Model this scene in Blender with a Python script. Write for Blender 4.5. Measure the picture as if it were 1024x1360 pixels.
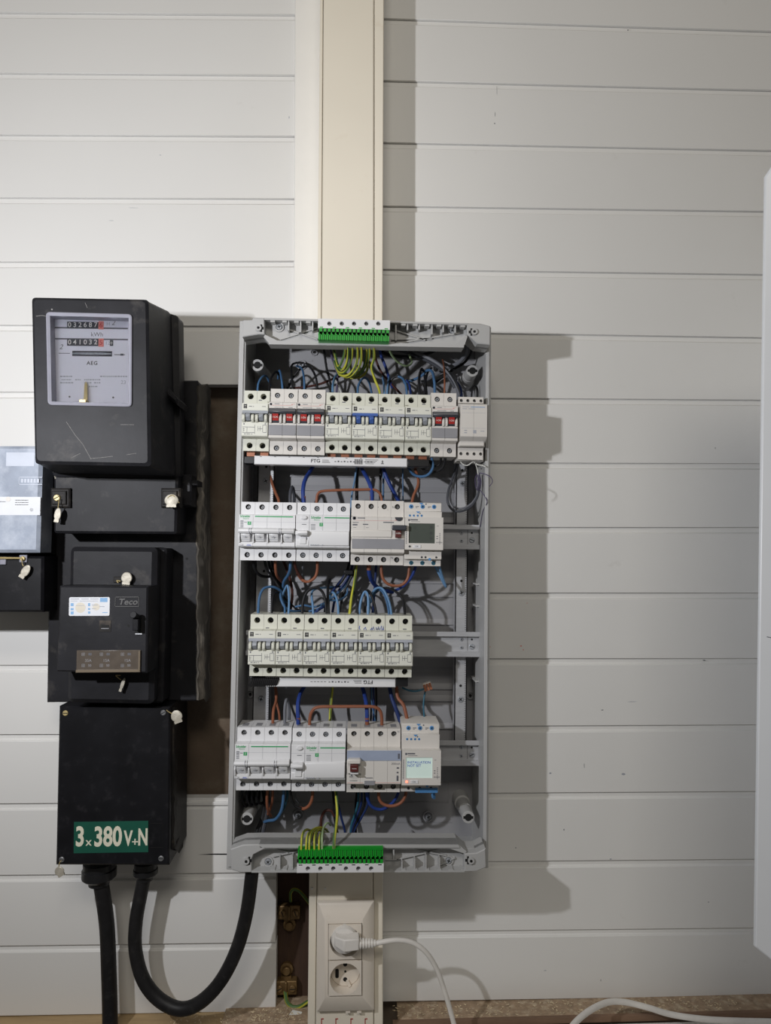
import bpy, math, random
random.seed(7)
S = bpy.context.scene
for o in list(bpy.data.objects): bpy.data.objects.remove(o)
C = S.collection
# ---------------------------------------------------------------- camera, world, lights, exposure
FPX = 944.0; DC = 1.075                       # focal length in pixels (1024 wide), distance of the lens from the wall
TH, PH = math.radians(3.0), math.radians(2.38)
FW = (math.sin(PH)*math.cos(TH), math.cos(PH)*math.cos(TH), math.sin(TH))
RT = (math.cos(PH), -math.sin(PH), 0.0)
UP = (RT[1]*FW[2]-RT[2]*FW[1], RT[2]*FW[0]-RT[0]*FW[2], RT[0]*FW[1]-RT[1]*FW[0])
cam = bpy.data.objects.new('camera', bpy.data.cameras.new('camera')); C.objects.link(cam)
cam.location = (0, -DC, 0); cam.rotation_euler = (math.pi/2+TH, 0, -PH)
cam.data.sensor_fit = 'HORIZONTAL'; cam.data.sensor_width = 36; cam.data.lens = 36*FPX/1024; cam.data.clip_start = .02
S.camera = cam
def ray(px, py, h):
    """world x, z in mm of the point seen at a pixel of the photograph, h mm in front of the wall"""
    a, b = (px-512)/FPX, (680-py)/FPX
    d = [FW[i]+a*RT[i]+b*UP[i] for i in range(3)]
    t = (DC*1000-h)/d[1]
    return d[0]*t, d[2]*t
w = bpy.data.worlds.new('world'); S.world = w; w.use_nodes = True
w.node_tree.nodes['Background'].inputs[0].default_value = (1.0, .95, .88, 1)
w.node_tree.nodes['Background'].inputs[1].default_value = .09
def lamp(name, kind, loc, energy, col, **k):
    l = bpy.data.lights.new(name, kind); l.energy = energy; l.color = col
    for a, b in k.items(): setattr(l, a, b)
    o = bpy.data.objects.new(name, l); C.objects.link(o); o.location = loc; return o
lx, lz = ray(0, 585, 0)
for i, (dx, dz) in enumerate(((-8, 7), (8, 3), (0, -9))):     # three diodes of a work lamp left of the camera
    d_ = lamp('work_lamp_diode', 'SPOT', ((lx+dx)/1000, -.79, (lz+dz)/1000), 7.9, (.95, .96, 1.0), shadow_soft_size=.005, spot_size=math.radians(170), spot_blend=1.0)
    d_.rotation_euler = (math.radians(98), 0, math.radians(-25))
al = lamp('ceiling_lamp', 'AREA', (.0, -2.2, 1.5), 14.5, (1.0, .94, .84), shape='RECTANGLE', size=.9, size_y=.5)
al.rotation_euler = (math.radians(58), 0, 0)
S.view_settings.view_transform = 'Standard'; S.view_settings.look = 'None'
S.view_settings.exposure = 0; S.view_settings.gamma = 1; S.view_settings.use_curve_mapping = False
# ---------------------------------------------------------------- materials
def mat(name, col, rough=.5, metal=0, var=.06, scale=40, bump=0, bscale=200, dirt=None, spec=.5, trans=0, emit=None, stretch=None, coat=0, dlo=.55):
    m = bpy.data.materials.new(name); m.use_nodes = True; n = m.node_tree; N = n.nodes; L = n.links
    b = N['Principled BSDF']; b.inputs['Roughness'].default_value = rough; b.inputs['Metallic'].default_value = metal
    b.inputs['Specular IOR Level'].default_value = spec
    c = [((v/255.+.055)/1.055)**2.4 if v > 10 else v/255./12.92 for v in col]
    tc = N.new('ShaderNodeTexCoord'); src = tc.outputs['Object']
    if stretch:
        mp = N.new('ShaderNodeMapping'); mp.inputs['Scale'].default_value = stretch; L.new(src, mp.inputs[0]); src = mp.outputs[0]
    nz = N.new('ShaderNodeTexNoise'); nz.inputs['Scale'].default_value = scale; nz.inputs['Detail'].default_value = 6; L.new(src, nz.inputs['Vector'])
    r = N.new('ShaderNodeValToRGB'); r.color_ramp.elements[0].position = .3; r.color_ramp.elements[1].position = .7
    r.color_ramp.elements[0].color = [v*(1-var) for v in c]+[1]; r.color_ramp.elements[1].color = [min(1, v*(1+var)) for v in c]+[1]
    L.new(nz.outputs[0], r.inputs[0]); out = r.outputs[0]
    if dirt:
        dcol, amt, dsc = dirt
        n2 = N.new('ShaderNodeTexNoise'); n2.inputs['Scale'].default_value = dsc; n2.inputs['Detail'].default_value = 9; n2.inputs['Roughness'].default_value = .65; L.new(src, n2.inputs['Vector'])
        r2 = N.new('ShaderNodeValToRGB'); r2.color_ramp.elements[0].position = dlo; r2.color_ramp.elements[1].position = dlo+.2
        r2.color_ramp.elements[0].color = (0, 0, 0, 1); r2.color_ramp.elements[1].color = (amt, amt, amt, 1); L.new(n2.outputs[0], r2.inputs[0])
        mx = N.new('ShaderNodeMix'); mx.data_type = 'RGBA'; L.new(r2.outputs[0], mx.inputs[0]); L.new(out, mx.inputs[6])
        mx.inputs[7].default_value = [((v/255.+.055)/1.055)**2.4 for v in dcol]+[1]; out = mx.outputs[2]
    L.new(out, b.inputs['Base Color'])
    if bump:
        n3 = N.new('ShaderNodeTexNoise'); n3.inputs['Scale'].default_value = bscale; n3.inputs['Detail'].default_value = 5; L.new(src, n3.inputs['Vector'])
        bp = N.new('ShaderNodeBump'); bp.inputs['Strength'].default_value = bump; bp.inputs['Distance'].default_value = .001
        L.new(n3.outputs[0], bp.inputs['Height']); L.new(bp.outputs[0], b.inputs['Normal'])
    if trans: b.inputs['Transmission Weight'].default_value = trans
    if coat: b.inputs['Coat Weight'].default_value = coat
    if emit: b.inputs['Emission Color'].default_value = list(emit[:3])+[1]; b.inputs['Emission Strength'].default_value = emit[3]
    return m
M = dict(
    board=mat('white_board_paint', (225, 224, 221), .42, var=.012, scale=6, dirt=((150, 140, 125), .35, 14), bump=.05, bscale=60, dlo=.66),
    duct=mat('cream_duct_plastic', (233, 225, 208), .4, var=.02, scale=9, dirt=((190, 165, 130), .3, 20), dlo=.62),
    trim=mat('white_trim_paint', (235, 233, 228), .4, var=.01, dirt=((170, 160, 140), .2, 25), dlo=.64),
    mortar=mat('dirty_brown_backing', (96, 82, 68), .9, var=.22, scale=7, dirt=((120, 112, 98), .6, 16), bump=.6, bscale=70, dlo=.48),
    darkwood=mat('dark_stained_wood', (62, 44, 34), .8, var=.3, scale=12, stretch=(1, 1, .12), bump=.4, dirt=((100, 75, 50), .5, 20)),
    osb=mat('chipboard_ledge', (158, 136, 112), .9, var=.22, scale=110, bump=.7, bscale=260, dirt=((205, 190, 165), .7, 90), dlo=.5),
    pine=mat('pine_wood', (182, 156, 116), .8, var=.12, scale=20, stretch=(.15, 1, 1), bump=.3, dirt=((120, 95, 70), .5, 25)),
    edgewood=mat('brown_board_edge', (128, 102, 82), .85, var=.25, scale=25, stretch=(.3, 1, 1), bump=.4),
    black=mat('black_bakelite', (33, 33, 36), .5, spec=.18, var=.25, scale=25, dirt=((92, 88, 84), .5, 30), bump=.12, bscale=120, dlo=.57),
    blackside=mat('dusty_black_bakelite', (40, 38, 37), .6, spec=.2, var=.3, scale=30, dirt=((120, 108, 95), .55, 28), bump=.25, bscale=150, dlo=.56),
    blackgloss=mat('glossy_black_bakelite', (20, 20, 23), .45, spec=.2, var=.3, scale=30, dirt=((60, 58, 60), .35, 60), dlo=.55, bump=.08, bscale=80),
    fray=mat('frayed_board_edge', (70, 66, 60), .95, var=.5, scale=30, stretch=(1, 1, .2), dirt=((175, 165, 150), .8, 45), bump=1, bscale=90, dlo=.5),
    scratch=mat('pale_scratch', (128, 126, 124), .8, var=.3, scale=300),
    hole=mat('dark_hole', (14, 14, 14), .8),  # near-black colour stands in for the shade inside holes and slots
    bezel=mat('grey_window_bezel', (140, 140, 150), .25, var=.05, spec=.6),
    dial=mat('white_dial', (224, 224, 232), .5, var=.02),
    print=mat('grey_print', (90, 92, 100), .6), printd=mat('dark_print', (52, 52, 56), .6), printw=mat('pale_print', (222, 220, 214), .6),
    drum=mat('black_counter_drum', (60, 62, 68), .5), red=mat('red_plastic', (170, 44, 40), .45), pink=mat('pink_red_drum', (214, 130, 122), .5), redline=mat('pale_red_line', (200, 158, 152), .5),
    brass=mat('brass', (184, 166, 118), .45, .4, var=.15), lead=mat('seal_metal', (176, 170, 156), .5, .25, var=.15, scale=200, bump=.5),
    steel=mat('zinc_steel', (184, 185, 188), .4, .3, var=.06, scale=60, stretch=(1, 1, 6)), screw=mat('screw_steel', (126, 127, 129), .4, .5, var=.2, scale=300),
    shiny=mat('bright_screw', (186, 190, 196), .3, .5, var=.2, scale=300),
    enc=mat('light_grey_enclosure_plastic', (172, 172, 171), .42, var=.015, scale=30, bump=.04, bscale=300),
    encback=mat('grey_enclosure_back_plastic', (146, 146, 149), .5, var=.03, scale=15, bump=.05, bscale=300),
    white=mat('white_device_plastic', (216, 216, 217), .34, var=.01), cream=mat('cream_device_plastic', (205, 205, 192), .38, var=.02, dirt=((170, 160, 130), .3, 60), dlo=.62),
    warm=mat('pale_grey_device_plastic', (208, 204, 198), .36, var=.015), label=mat('light_label_face', (212, 212, 201), .42, var=.01),
    toggle=mat('grey_toggle', (146, 150, 156), .4), togblue=mat('blue_toggle', (60, 92, 160), .4), recess=mat('grey_recess', (160, 163, 171), .5),
    panel=mat('mid_grey_panel', (138, 138, 142), .4), dark=mat('dark_grey_plastic', (58, 60, 66), .4), maroon=mat('maroon_toggle', (84, 38, 36), .4),
    bluegrey=mat('blue_grey_band', (150, 160, 180), .4), green=mat('terminal_green', (22, 150, 40), .35, var=.05), gline=mat('green_line', (30, 150, 85), .4),
    copper=mat('copper', (160, 104, 78), .45, .3, var=.15), blackplas=mat('black_plastic', (22, 22, 24), .4, var=.2),
    skyblue=mat('sky_blue_plastic', (82, 138, 192), .35), lcdoff=mat('dark_lcd', (78, 84, 78), .2, var=.05),
    lcdon=mat('lit_lcd', (190, 206, 200), .3, var=.02, emit=(.5, .62, .56, .3)), lcdtext=mat('blue_lcd_text', (52, 84, 190), .5),
    led=mat('red_led', (255, 90, 70), .3, emit=(1, .12, .07, 4.0)), marker=mat('blue_marker_ink', (30, 70, 170), .5),
    sticker=mat('pale_sticker', (206, 208, 212), .5, var=.03, scale=60), stickb=mat('blue_sticker_print', (120, 160, 198), .5), stickd=mat('worn_stain', (204, 197, 182), .6), faint=mat('faint_lid_plate', (178, 184, 196), .4),
    green_sign=mat('green_sign', (16, 78, 62), .45, var=.08), cream_text=mat('cream_lettering', (214, 210, 190), .5, var=.04, scale=80),
    brownwin=mat('brown_window', (84, 76, 68), .25, var=.12, scale=90), socket=mat('socket_cream', (226, 217, 204), .35, var=.02, dirt=((170, 140, 110), .35, 30), dlo=.62),
    cablew=mat('white_cable', (222, 218, 212), .4), door=mat('white_door_panel', (225, 228, 232), .35, var=.01),
    clamp=mat('dull_brass_clamp', (120, 96, 62), .5, .5, var=.3, scale=80, bump=.5), shav=mat('pale_wood_shavings', (214, 196, 162), .9, var=.2),
    glasslid=mat('mottled_grey_lid', (150, 158, 172), .22, var=.14, scale=28, dirt=((196, 202, 212), .6, 24), dlo=.45), yellow=mat('yellow_plastic', (210, 180, 50), .5),
    paper=mat('white_scrap', (216, 216, 210), .7), emb=mat('pale_embossing', (78, 77, 76), .5), winrim=mat('yellowed_clear_rim', (112, 100, 84), .35), rubber=mat('black_rubber', (28, 27, 28), .5, spec=.3, var=.25, scale=50, dirt=((70, 68, 66), .4, 60)),
)
WC = dict(black=(26, 26, 28), dblue=(32, 48, 94), blue=(64, 98, 134), lblue=(94, 130, 166), royal=(36, 58, 124), brown=(132, 82, 60), dbrown=(72, 42, 36),
          grey=(104, 106, 112), dgrey=(64, 66, 72), yellow=(178, 176, 62), green=(78, 108, 62), white=(206, 206, 200), teal=(44, 92, 112), purple=(80, 72, 100), pgreen=(150, 170, 130))
WM = {k: mat(k+'_wire_sheath', v, .5, var=.04, spec=.25) for k, v in WC.items()}
def glass(name, col, rough=.03):
    m = bpy.data.materials.new(name); m.use_nodes = True; b = m.node_tree.nodes['Principled BSDF']
    b.inputs['Base Color'].default_value = list(col)+[1]; b.inputs['Roughness'].default_value = rough
    b.inputs['Transmission Weight'].default_value = 1; b.inputs['IOR'].default_value = 1.15; return m
M['glass'] = glass('meter_glass', (.95, .96, 1))
# ---------------------------------------------------------------- mesh helper: coordinates x, h (out of the wall), z in mm
class MB:
    def __init__(s): s.v = []; s.f = []; s.m = []; s.mi = 0
    def add(s, vs, fs):
        o = len(s.v); s.v += vs; s.f += [tuple(i+o for i in f) for f in fs]; s.m += [s.mi]*len(fs); return s
    def box(s, x0, x1, h0, h1, z0, z1, c=0):
        if c:
            return s.prism([(x0, z0), (x1, z0), (x1, z1), (x0, z1)], h0, h1, c)
        return s.add([(x, h, z) for h in (h0, h1) for x, z in ((x0, z0), (x1, z0), (x1, z1), (x0, z1))],
                     [(3, 2, 1, 0), (4, 5, 6, 7), (0, 1, 5, 4), (1, 2, 6, 5), (2, 3, 7, 6), (3, 0, 4, 7)])
    def loft(s, rings, cap0=True, cap1=True):
        n = len(rings[0]); vs = [p for r in rings for p in r]; fs = []
        for k in range(len(rings)-1):
            for i in range(n): j = (i+1) % n; fs.append((k*n+i, k*n+j, (k+1)*n+j, (k+1)*n+i))
        if cap0: fs.append(tuple(range(n-1, -1, -1)))
        if cap1: fs.append(tuple((len(rings)-1)*n+i for i in range(n)))
        return s.add(vs, fs)
    def prism(s, poly, h0, h1, c=0, caps=True):
        r = [[(x, h0, z) for x, z in poly]]
        if c:
            r.append([(x, h1-c, z) for x, z in poly]); r.append([(x, h1, z) for x, z in inset(poly, c)])
        else: r.append([(x, h1, z) for x, z in poly])
        return s.loft(r, caps, True)
    def extr(s, prof, x0, x1):                               # profile of (h, z), swept along x
        return s.loft([[(x0, h, z) for h, z in prof], [(x1, h, z) for h, z in prof]])
    def cyl(s, cx, cz, r, h0, h1, n=16, r2=None):
        r2 = r if r2 is None else r2
        return s.loft([[(cx+q*math.cos(a), h, cz+q*math.sin(a)) for a in [2*math.pi*i/n for i in range(n)]] for q, h in ((r, h0), (r2, h1))])
    def lathe(s, cx, cz, prof, n=20):                        # prof of (r, h)
        return s.loft([[(cx+q*math.cos(2*math.pi*i/n), h, cz+q*math.sin(2*math.pi*i/n)) for i in range(n)] for q, h in prof])
    def holed(s, x0, x1, z0, z1, hb, hf, holes, n=12):
        """a block whose front has round blind holes in a row: holes = [(cx, cz, r)]"""
        xs = [x0]+[(holes[i][0]+holes[i+1][0])/2 for i in range(len(holes)-1)]+[x1]
        for i, (cx, cz, r) in enumerate(holes):
            a, b = xs[i], xs[i+1]; out = []; inn = []
            for k in range(n):
                t = 2*math.pi*(k+.5)/n; dx, dz = math.cos(t), math.sin(t)
                q = min((b-cx)/dx if dx > 1e-6 else (a-cx)/dx if dx < -1e-6 else 1e9, (z1-cz)/dz if dz > 1e-6 else (z0-cz)/dz if dz < -1e-6 else 1e9)
                out.append((cx+dx*q, hf, cz+dz*q)); inn.append((cx+dx*r, hf, cz+dz*r))
            s.loft([out, inn, [(x, hb, z) for x, h, z in inn]], False, False)
            for sx, sz, X, Z in ((1, 1, b, z1), (-1, 1, a, z1), (-1, -1, a, z0), (1, -1, b, z0)):   # corner triangles
                c = [p for p in out if (p[0]-cx)*sx > 0 and (p[2]-cz)*sz > 0]
                p1 = [p for p in c if abs(p[0]-X) < 1e-6]; p2 = [p for p in c if abs(p[2]-Z) < 1e-6]
                if p1 and p2:
                    p1 = max(p1, key=lambda p: p[2]*sz); p2 = max(p2, key=lambda p: p[0]*sx)
                    f = [p1, (X, hf, Z), p2]
                    s.add(f if sx*sz > 0 else f[::-1], [(0, 1, 2)])
        v = [(x, h, z) for h in (hb, hf) for x, z in ((x0, z0), (x1, z0), (x1, z1), (x0, z1))]
        return s.add(v, [(0, 1, 5, 4), (1, 2, 6, 5), (2, 3, 7, 6), (3, 0, 4, 7)])
    def tube(s, pts, r, n=8, mats=None, twist=0):
        m = len(pts)
        up = None
        rings = []
        for i in range(m):
            a = pts[max(0, i-1)]; b = pts[min(m-1, i+1)]
            t = [b[k]-a[k] for k in range(3)]; l = math.sqrt(sum(q*q for q in t)) or 1; t = [q/l for q in t]
            if up is None: up = [0, 1, 0] if abs(t[1]) < .9 else [1, 0, 0]
            d = sum(up[k]*t[k] for k in range(3)); u = [up[k]-d*t[k] for k in range(3)]
            l = math.sqrt(sum(q*q for q in u)) or 1; u = [q/l for q in u]; up = u
            v = [t[1]*u[2]-t[2]*u[1], t[2]*u[0]-t[0]*u[2], t[0]*u[1]-t[1]*u[0]]
            rr = r[i] if isinstance(r, list) else r
            rings.append([tuple(pts[i][k]+rr*(math.cos(2*math.pi*j/n+twist*i)*u[k]+math.sin(2*math.pi*j/n+twist*i)*v[k]) for k in range(3)) for j in range(n)])
        s.loft(rings)
        if mats:
            nf = (m-1)*n; base = len(s.f)-nf-2
            for k in range(nf): s.m[base+k] = mats[(k % n) % len(mats)]
        return s
def inset(poly, c):
    out = []; n = len(poly); A = sum(poly[i][0]*poly[(i+1) % n][1]-poly[(i+1) % n][0]*poly[i][1] for i in range(n)); sg = 1 if A > 0 else -1
    for i in range(n):
        p, q, r = poly[i-1], poly[i], poly[(i+1) % n]
        def nrm(a, b):
            dx, dz = b[0]-a[0], b[1]-a[1]; l = math.hypot(dx, dz) or 1; return (-dz/l*sg, dx/l*sg)
        n1, n2 = nrm(p, q), nrm(q, r); bx, bz = n1[0]+n2[0], n1[1]+n2[1]; d = (bx*n1[0]+bz*n1[1]) or 1
        out.append((q[0]+bx/d*c, q[1]+bz/d*c))
    return out
def rrect(x0, x1, z0, z1, r, n=4):
    p = []
    for cx, cz, a in ((x1-r, z0+r, -90), (x1-r, z1-r, 0), (x0+r, z1-r, 90), (x0+r, z0+r, 180)):
        for k in range(n+1): t = math.radians(a+90*k/n); p.append((cx+r*math.cos(t), cz+r*math.sin(t)))
    return p
def rpoly(poly, r, n=4):                                       # round the corners of a convex polygon
    out = []; N = len(poly)
    for i in range(N):
        p, q, s = poly[i-1], poly[i], poly[(i+1) % N]
        def pt(a):
            l = math.hypot(a[0]-q[0], a[1]-q[1]) or 1; k = min(r/l, .45); return (q[0]+(a[0]-q[0])*k, q[1]+(a[1]-q[1])*k)
        a, b = pt(p), pt(s)
        for k in range(n+1):
            t = k/n; out.append(tuple((1-t)**2*a[j]+2*t*(1-t)*q[j]+t*t*b[j] for j in (0, 1)))
    return out
def obj(name, mb, m, parent=None, smooth=True, bevel=0, seg=2):
    me = bpy.data.meshes.new(name)
    me.from_pydata([(x/1000, -h/1000, z/1000) for x, h, z in mb.v], [], mb.f)
    for k in (m if isinstance(m, (list, tuple)) else [m]): me.materials.append(M[k] if isinstance(k, str) else k)
    me.polygons.foreach_set('material_index', mb.m)
    import bmesh
    b = bmesh.new(); b.from_mesh(me); bmesh.ops.recalc_face_normals(b, faces=b.faces); b.to_mesh(me); b.free()
    if smooth: me.shade_smooth(); me.set_sharp_from_angle(angle=math.radians(32))
    o = bpy.data.objects.new(name, me); C.objects.link(o); o.parent = parent
    if bevel:
        bv = o.modifiers.new('b', 'BEVEL'); bv.width = bevel/1000; bv.segments = seg; bv.limit_method = 'ANGLE'; bv.angle_limit = math.radians(35)
    return o
class Frame:                                                    # a thing's own frame: an Empty on the wall (or rail), turned in the wall's plane
    def __init__(s, name, label, cat, px, py, h, g=0, group=None):
        s.x, s.z = ray(px, py, h); s.h = h; s.g = math.radians(g)
        o = s.o = bpy.data.objects.new(name, None); C.objects.link(o); o.empty_display_size = .02
        o.location = (s.x/1000, -h/1000, s.z/1000); o.rotation_euler = (0, s.g, 0)
        tag(o, label, cat, group)
    def p(s, px, py, h):                                        # pixel on the plane h -> local (x, z)
        x, z = ray(px, py, h); x -= s.x; z -= s.z; c, q = math.cos(s.g), math.sin(s.g)
        return (x*c-z*q, x*q+z*c)
    def q(s, pts, h): return [s.p(a, b, h) for a, b in pts]
    def rect(s, x0, y0, x1, y1, h):
        (a, b), (c, d) = s.p(x0, y1, h), s.p(x1, y0, h); return a, c, b, d
def tag(o, label=None, cat=None, group=None, kind=None):
    for k, v in (('label', label), ('category', cat), ('group', group), ('kind', kind)):
        if v: o[k] = v
_tc = {}
def text(body, size, x, z, h, m, parent, name='lettering', align='CENTER', sx=1, bold=0, rot=0, italic=0, ext=.12, sp=1):
    cu = bpy.data.curves.new('t', 'FONT'); cu.body = body; cu.size = 1; cu.align_x = align; cu.align_y = 'CENTER'; cu.offset = bold; cu.resolution_u = 4; cu.shear = italic; cu.space_line = .95; cu.space_character = sp
    ob = bpy.data.objects.new('t', cu); me = bpy.data.meshes.new_from_object(ob); bpy.data.objects.remove(ob)
    c, s = math.cos(math.radians(rot)), math.sin(math.radians(rot))
    mb = MB(); vs = [((v.co.x*sx*size), v.co.y*size) for v in me.vertices]
    mb.add([(x+a*c-b*s, h+ext, z+a*s+b*c) for a, b in vs], [tuple(p.vertices) for p in me.polygons])
    bpy.data.meshes.remove(me)
    o = obj(name, mb, m, parent, smooth=False); return o
def spline(pts, k=6):
    out = []; n = len(pts)
    for i in range(n-1):
        p = [pts[max(0, i-1)], pts[i], pts[i+1], pts[min(n-1, i+2)]]
        for j in range(k):
            t = j/k
            out.append(tuple(.5*((2*p[1][a])+(-p[0][a]+p[2][a])*t+(2*p[0][a]-5*p[1][a]+4*p[2][a]-p[3][a])*t*t+(-p[0][a]+3*p[1][a]-3*p[2][a]+p[3][a])*t**3) for a in range(3)))
    out.append(tuple(pts[-1])); return out
_scr = {}
def screw(kind, r, x, h, z, parent, name='terminal_screw', m='screw', head=2.0):
    key = (kind, round(r, 2), m if isinstance(m, str) else m.name, head)
    if key not in _scr:
        mb = MB(); a = r
        mb.lathe(0, 0, [(a, 0), (a, head*.6), (a*.8, head), (a*.78, head)], 14)
        mb.mi = 1
        if kind == 'slot': mb.box(-a*.8, a*.8, head, head+.15, -a*.13, a*.13)
        else:
            mb.box(-a*.6, a*.6, head, head+.15, -a*.15, a*.15); mb.box(-a*.15, a*.15, head, head+.16, -a*.6, a*.6)
        o = obj(name, mb, [m, 'hole'], None); _scr[key] = o.data; bpy.data.objects.remove(o)
    o = bpy.data.objects.new(name, _scr[key]); C.objects.link(o); o.parent = parent; o.location = (x/1000, -h/1000, z/1000)
    o.rotation_euler = (0, random.choice((.3, .8, -.5, 1.2, 0)), 0); return o

# ================================================================ THE SETTING
def struct(name, mb, m, **k): o = obj(name, mb, m, **k); o['kind'] = 'structure'; return o
mb = MB(); x0, z1 = ray(-260, -200, -30); x1, z0 = ray(1420, 1460, -30); mb.box(x0, x1, -42, -30, z0, z1)
wall = struct('wall_back', mb, 'mortar')
def board(xa, xb, ya, yb, yc, yd, crack=False):
    """one cladding board: top joint runs (xa,ya)-(xb,yb), its lower edge (xa,yc)-(xb,yd), in pixels on the wall"""
    P = [ray(xa, ya, 0), ray(xb, yb, 0), ray(xa, yc, 0), ray(xb, yd, 0)]
    def prof(t, b): return [(-20, b+.6), (0, b+.6), (0, t-9), (-3.7, t-7.2), (-3.8, t+.6), (-20, t+.6)]
    m = MB()
    m.loft([[(P[0][0], h, z) for h, z in prof(P[0][1], P[2][1])], [(P[1][0], h, z) for h, z in prof(P[1][1], P[3][1])]])
    return obj('board', m, 'board', wall, bevel=.5, seg=1)
RY = [-56, 26.5, 108.4, 190.5, 274.5, 358.5, 441.5, 528.5, 614.6, 700.5, 787.6, 875, 965, 1054, 1145, 1237, 1329.5]
RB = [-33, 41, 119.6, 199.5, 280.5, 364.5, 448.5, 531.5, 616, 701, 788, 875, 963, 1051.5, 1141.5, 1232.8, 1323]
for i in range(len(RY)-1):
    def ex(j, x): a = 570 if j < 6 else 600; return RY[j]+(RB[j]-RY[j])*(x-a)/(1010-a)
    board(455, 1300, ex(i, 455), ex(i, 1300), ex(i+1, 455), ex(i+1, 1300))
LY = [(-64, -61), (16.5, 19.5), (97, 99.8), (179, 181), (262.6, 264), (348, 347), (432, 433.5), (521, 521), (611, 611), (701, 700), (793, 790), (884, 883), (976, 975), (1068, 1065), (1163, 1159), (1257, 1252), (1350, 1343)]
for i in range(len(LY)-1):
    (a0, a1), (b0, b1) = LY[i], LY[i+1]
    def xl(y0, y1, x): return y0+(y1-y0)*x/390
    if i < 6: board(-170, 400, xl(a0, a1, -170), xl(a0, a1, 400), xl(b0, b1, -170), xl(b0, b1, 400))
    elif i == 6: board(-170, 150, xl(a0, a1, -170), xl(a0, a1, 150), xl(b0, b1, -170), xl(b0, b1, 150)); board(150, 400, xl(a0, a1, 150), xl(a0, a1, 400), 511, 511.5)
    elif i < 13: board(-170, 150, xl(a0, a1, -170), xl(a0, a1, 150), xl(b0, b1, -170), xl(b0, b1, 150))
    else: board(-170, 367, xl(a0, a1, -170), xl(a0, a1, 367), xl(b0, b1, -170), xl(b0, b1, 367))
    if i == 12: board(150, 400, 1062, 1061, xl(b0, b1, 150), xl(b0, b1, 400))
m = MB(); m.prism([ray(*a, 0) for a in ((263, 1135), (285, 1133.6), (320, 1133.6), (320, 1135.4), (285, 1135.2))], -.5, .25)
obj('crack', m, 'hole', wall)
for k_, (px, py, dx, dy, mm) in enumerate(((660, 120, .5, 14, 'print'), (657.5, 152, .6, 8, 'print'), (657, 164, 1.6, 1.6, 'print'), (834, 40, 1.8, 1.6, 'print'), (213, 206, 3, .8, 'recess'), (148, 293, 7, .6, 'recess'), (177, 276, 16, .5, 'recess'),
        (749, 1102, 1.3, 2.6, 'print'), (685, 1126, 1.2, 1.6, 'print'), (776, 1017, .8, 6, 'print'), (731, 1027, 3, 2.4, 'recess'), (941, 1198, 1.6, 1.2, 'print'), (798, 1302, .8, 3, 'print'), (724, 1289, 4, .9, 'recess'), (811, 1141, 3, 1.6, 'recess'),
        (692, 858, 3, 1.6, 'pink'), (695, 863, 1.6, 1.6, 'pink'), (651, 859, 1.4, 1.2, 'pink'), (700, 801, 2, .8, 'pink'), (840, 932, 14, .7, 'recess'), (800, 943, 4, 1, 'print'), (935, 877, 5, 1.2, 'print'), (828, 1028, 5, 3, 'recess'), (950, 595, .8, 3, 'print'), (384, 156, 1.2, 4, 'recess'))):
    x, z = ray(px, py, 0); m = MB(); m.prism([(x+dx*.6*math.cos(t)*random.uniform(.7, 1.1), z+dy*.6*math.sin(t)*random.uniform(.7, 1.1)) for t in [i_*math.pi/5 for i_ in range(10)]], -.4, .12); obj('scuff', m, mm, wall)
# dark wood board behind the hole at the foot of the wall
m = MB(); a, b = ray(352, 1352, -28); c, d = ray(425, 1150, -28); m.box(a, c, -30, -24, b, d); o = struct('trim_2', m, 'darkwood')
# trim strip and cable duct
m = MB(); a, b = ray(391, 448, 12); c, d = ray(440, -80, 12); m.prism([ray(392, -80, 10), ray(440, -80, 10), ray(438, 457, 10), ray(390, 457, 10)], 0, 10, 1.2); struct('trim_1', m, 'trim')
def duct(fr, y0, y1, xs0, xs1, lines, name='base'):
    """xs0/xs1: pixel x of left edge, cover left, cover right, right edge at y0 and y1"""
    H = 68; q = lambda i, k, h: fr.p((xs0 if k == 0 else xs1)[i], y0 if k == 0 else y1, h)
    m = MB()
    m.prism([q(0, 0, H), q(1, 0, H), q(1, 1, H), q(0, 1, H)], 0, H, 1); m.prism([q(2, 0, H), q(3, 0, H), q(3, 1, H), q(2, 1, H)], 0, H, 1)
    m.prism([q(0, 0, H), q(3, 0, H), q(3, 1, H), q(0, 1, H)], 0, 8)
    obj('duct_base', m, 'duct', fr.o)
    m = MB(); g = .8
    a = [q(1, 0, H), q(2, 0, H), q(2, 1, H), q(1, 1, H)]; a = [(a[0][0]+g, a[0][1]), (a[1][0]-g, a[1][1]), (a[2][0]-g, a[2][1]), (a[3][0]+g, a[3][1])]
    m.prism(a, 50, H+1.2, 1.5); obj('duct_cover', m, 'duct', fr.o)
fr = Frame('cable_duct', 'cream plastic cable duct running up the wall above the open fuse box', 'cable duct', 466, 300, 0)
duct(fr, -80, 440, (425.6, 429.5, 497.5, 510.2), (421.6, 426.5, 497.5, 508.2), 0)
fr = Frame('cable_duct', 'cream plastic cable duct below the fuse box, carrying the double socket', 'cable duct', 459, 1300, 0)
duct(fr, 1138, 1420, (411, 421, 495.8, 508.5), (408, 418, 497.5, 508.5), 0)
for px, py in ((414.5, 1180), (432, 1180)):
    m = MB(); x, z = fr.p(px, py, 69); m.cyl(x, z, 1.6, 66, 70, 10); obj('rivet', m, 'trim', fr.o)
for px in (427, 446, 466, 485):                                # red pen ticks at the foot of the duct
    m = MB(); x, z = fr.p(px, 1358, 69.4); m.box(x-.6, x+.6, 69.2, 69.5, z-7, z+5); m.box(x-.6, x+3, 69.2, 69.5, z+4, z+5.3); obj('pen_mark', m, 'red', fr.o)
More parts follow.
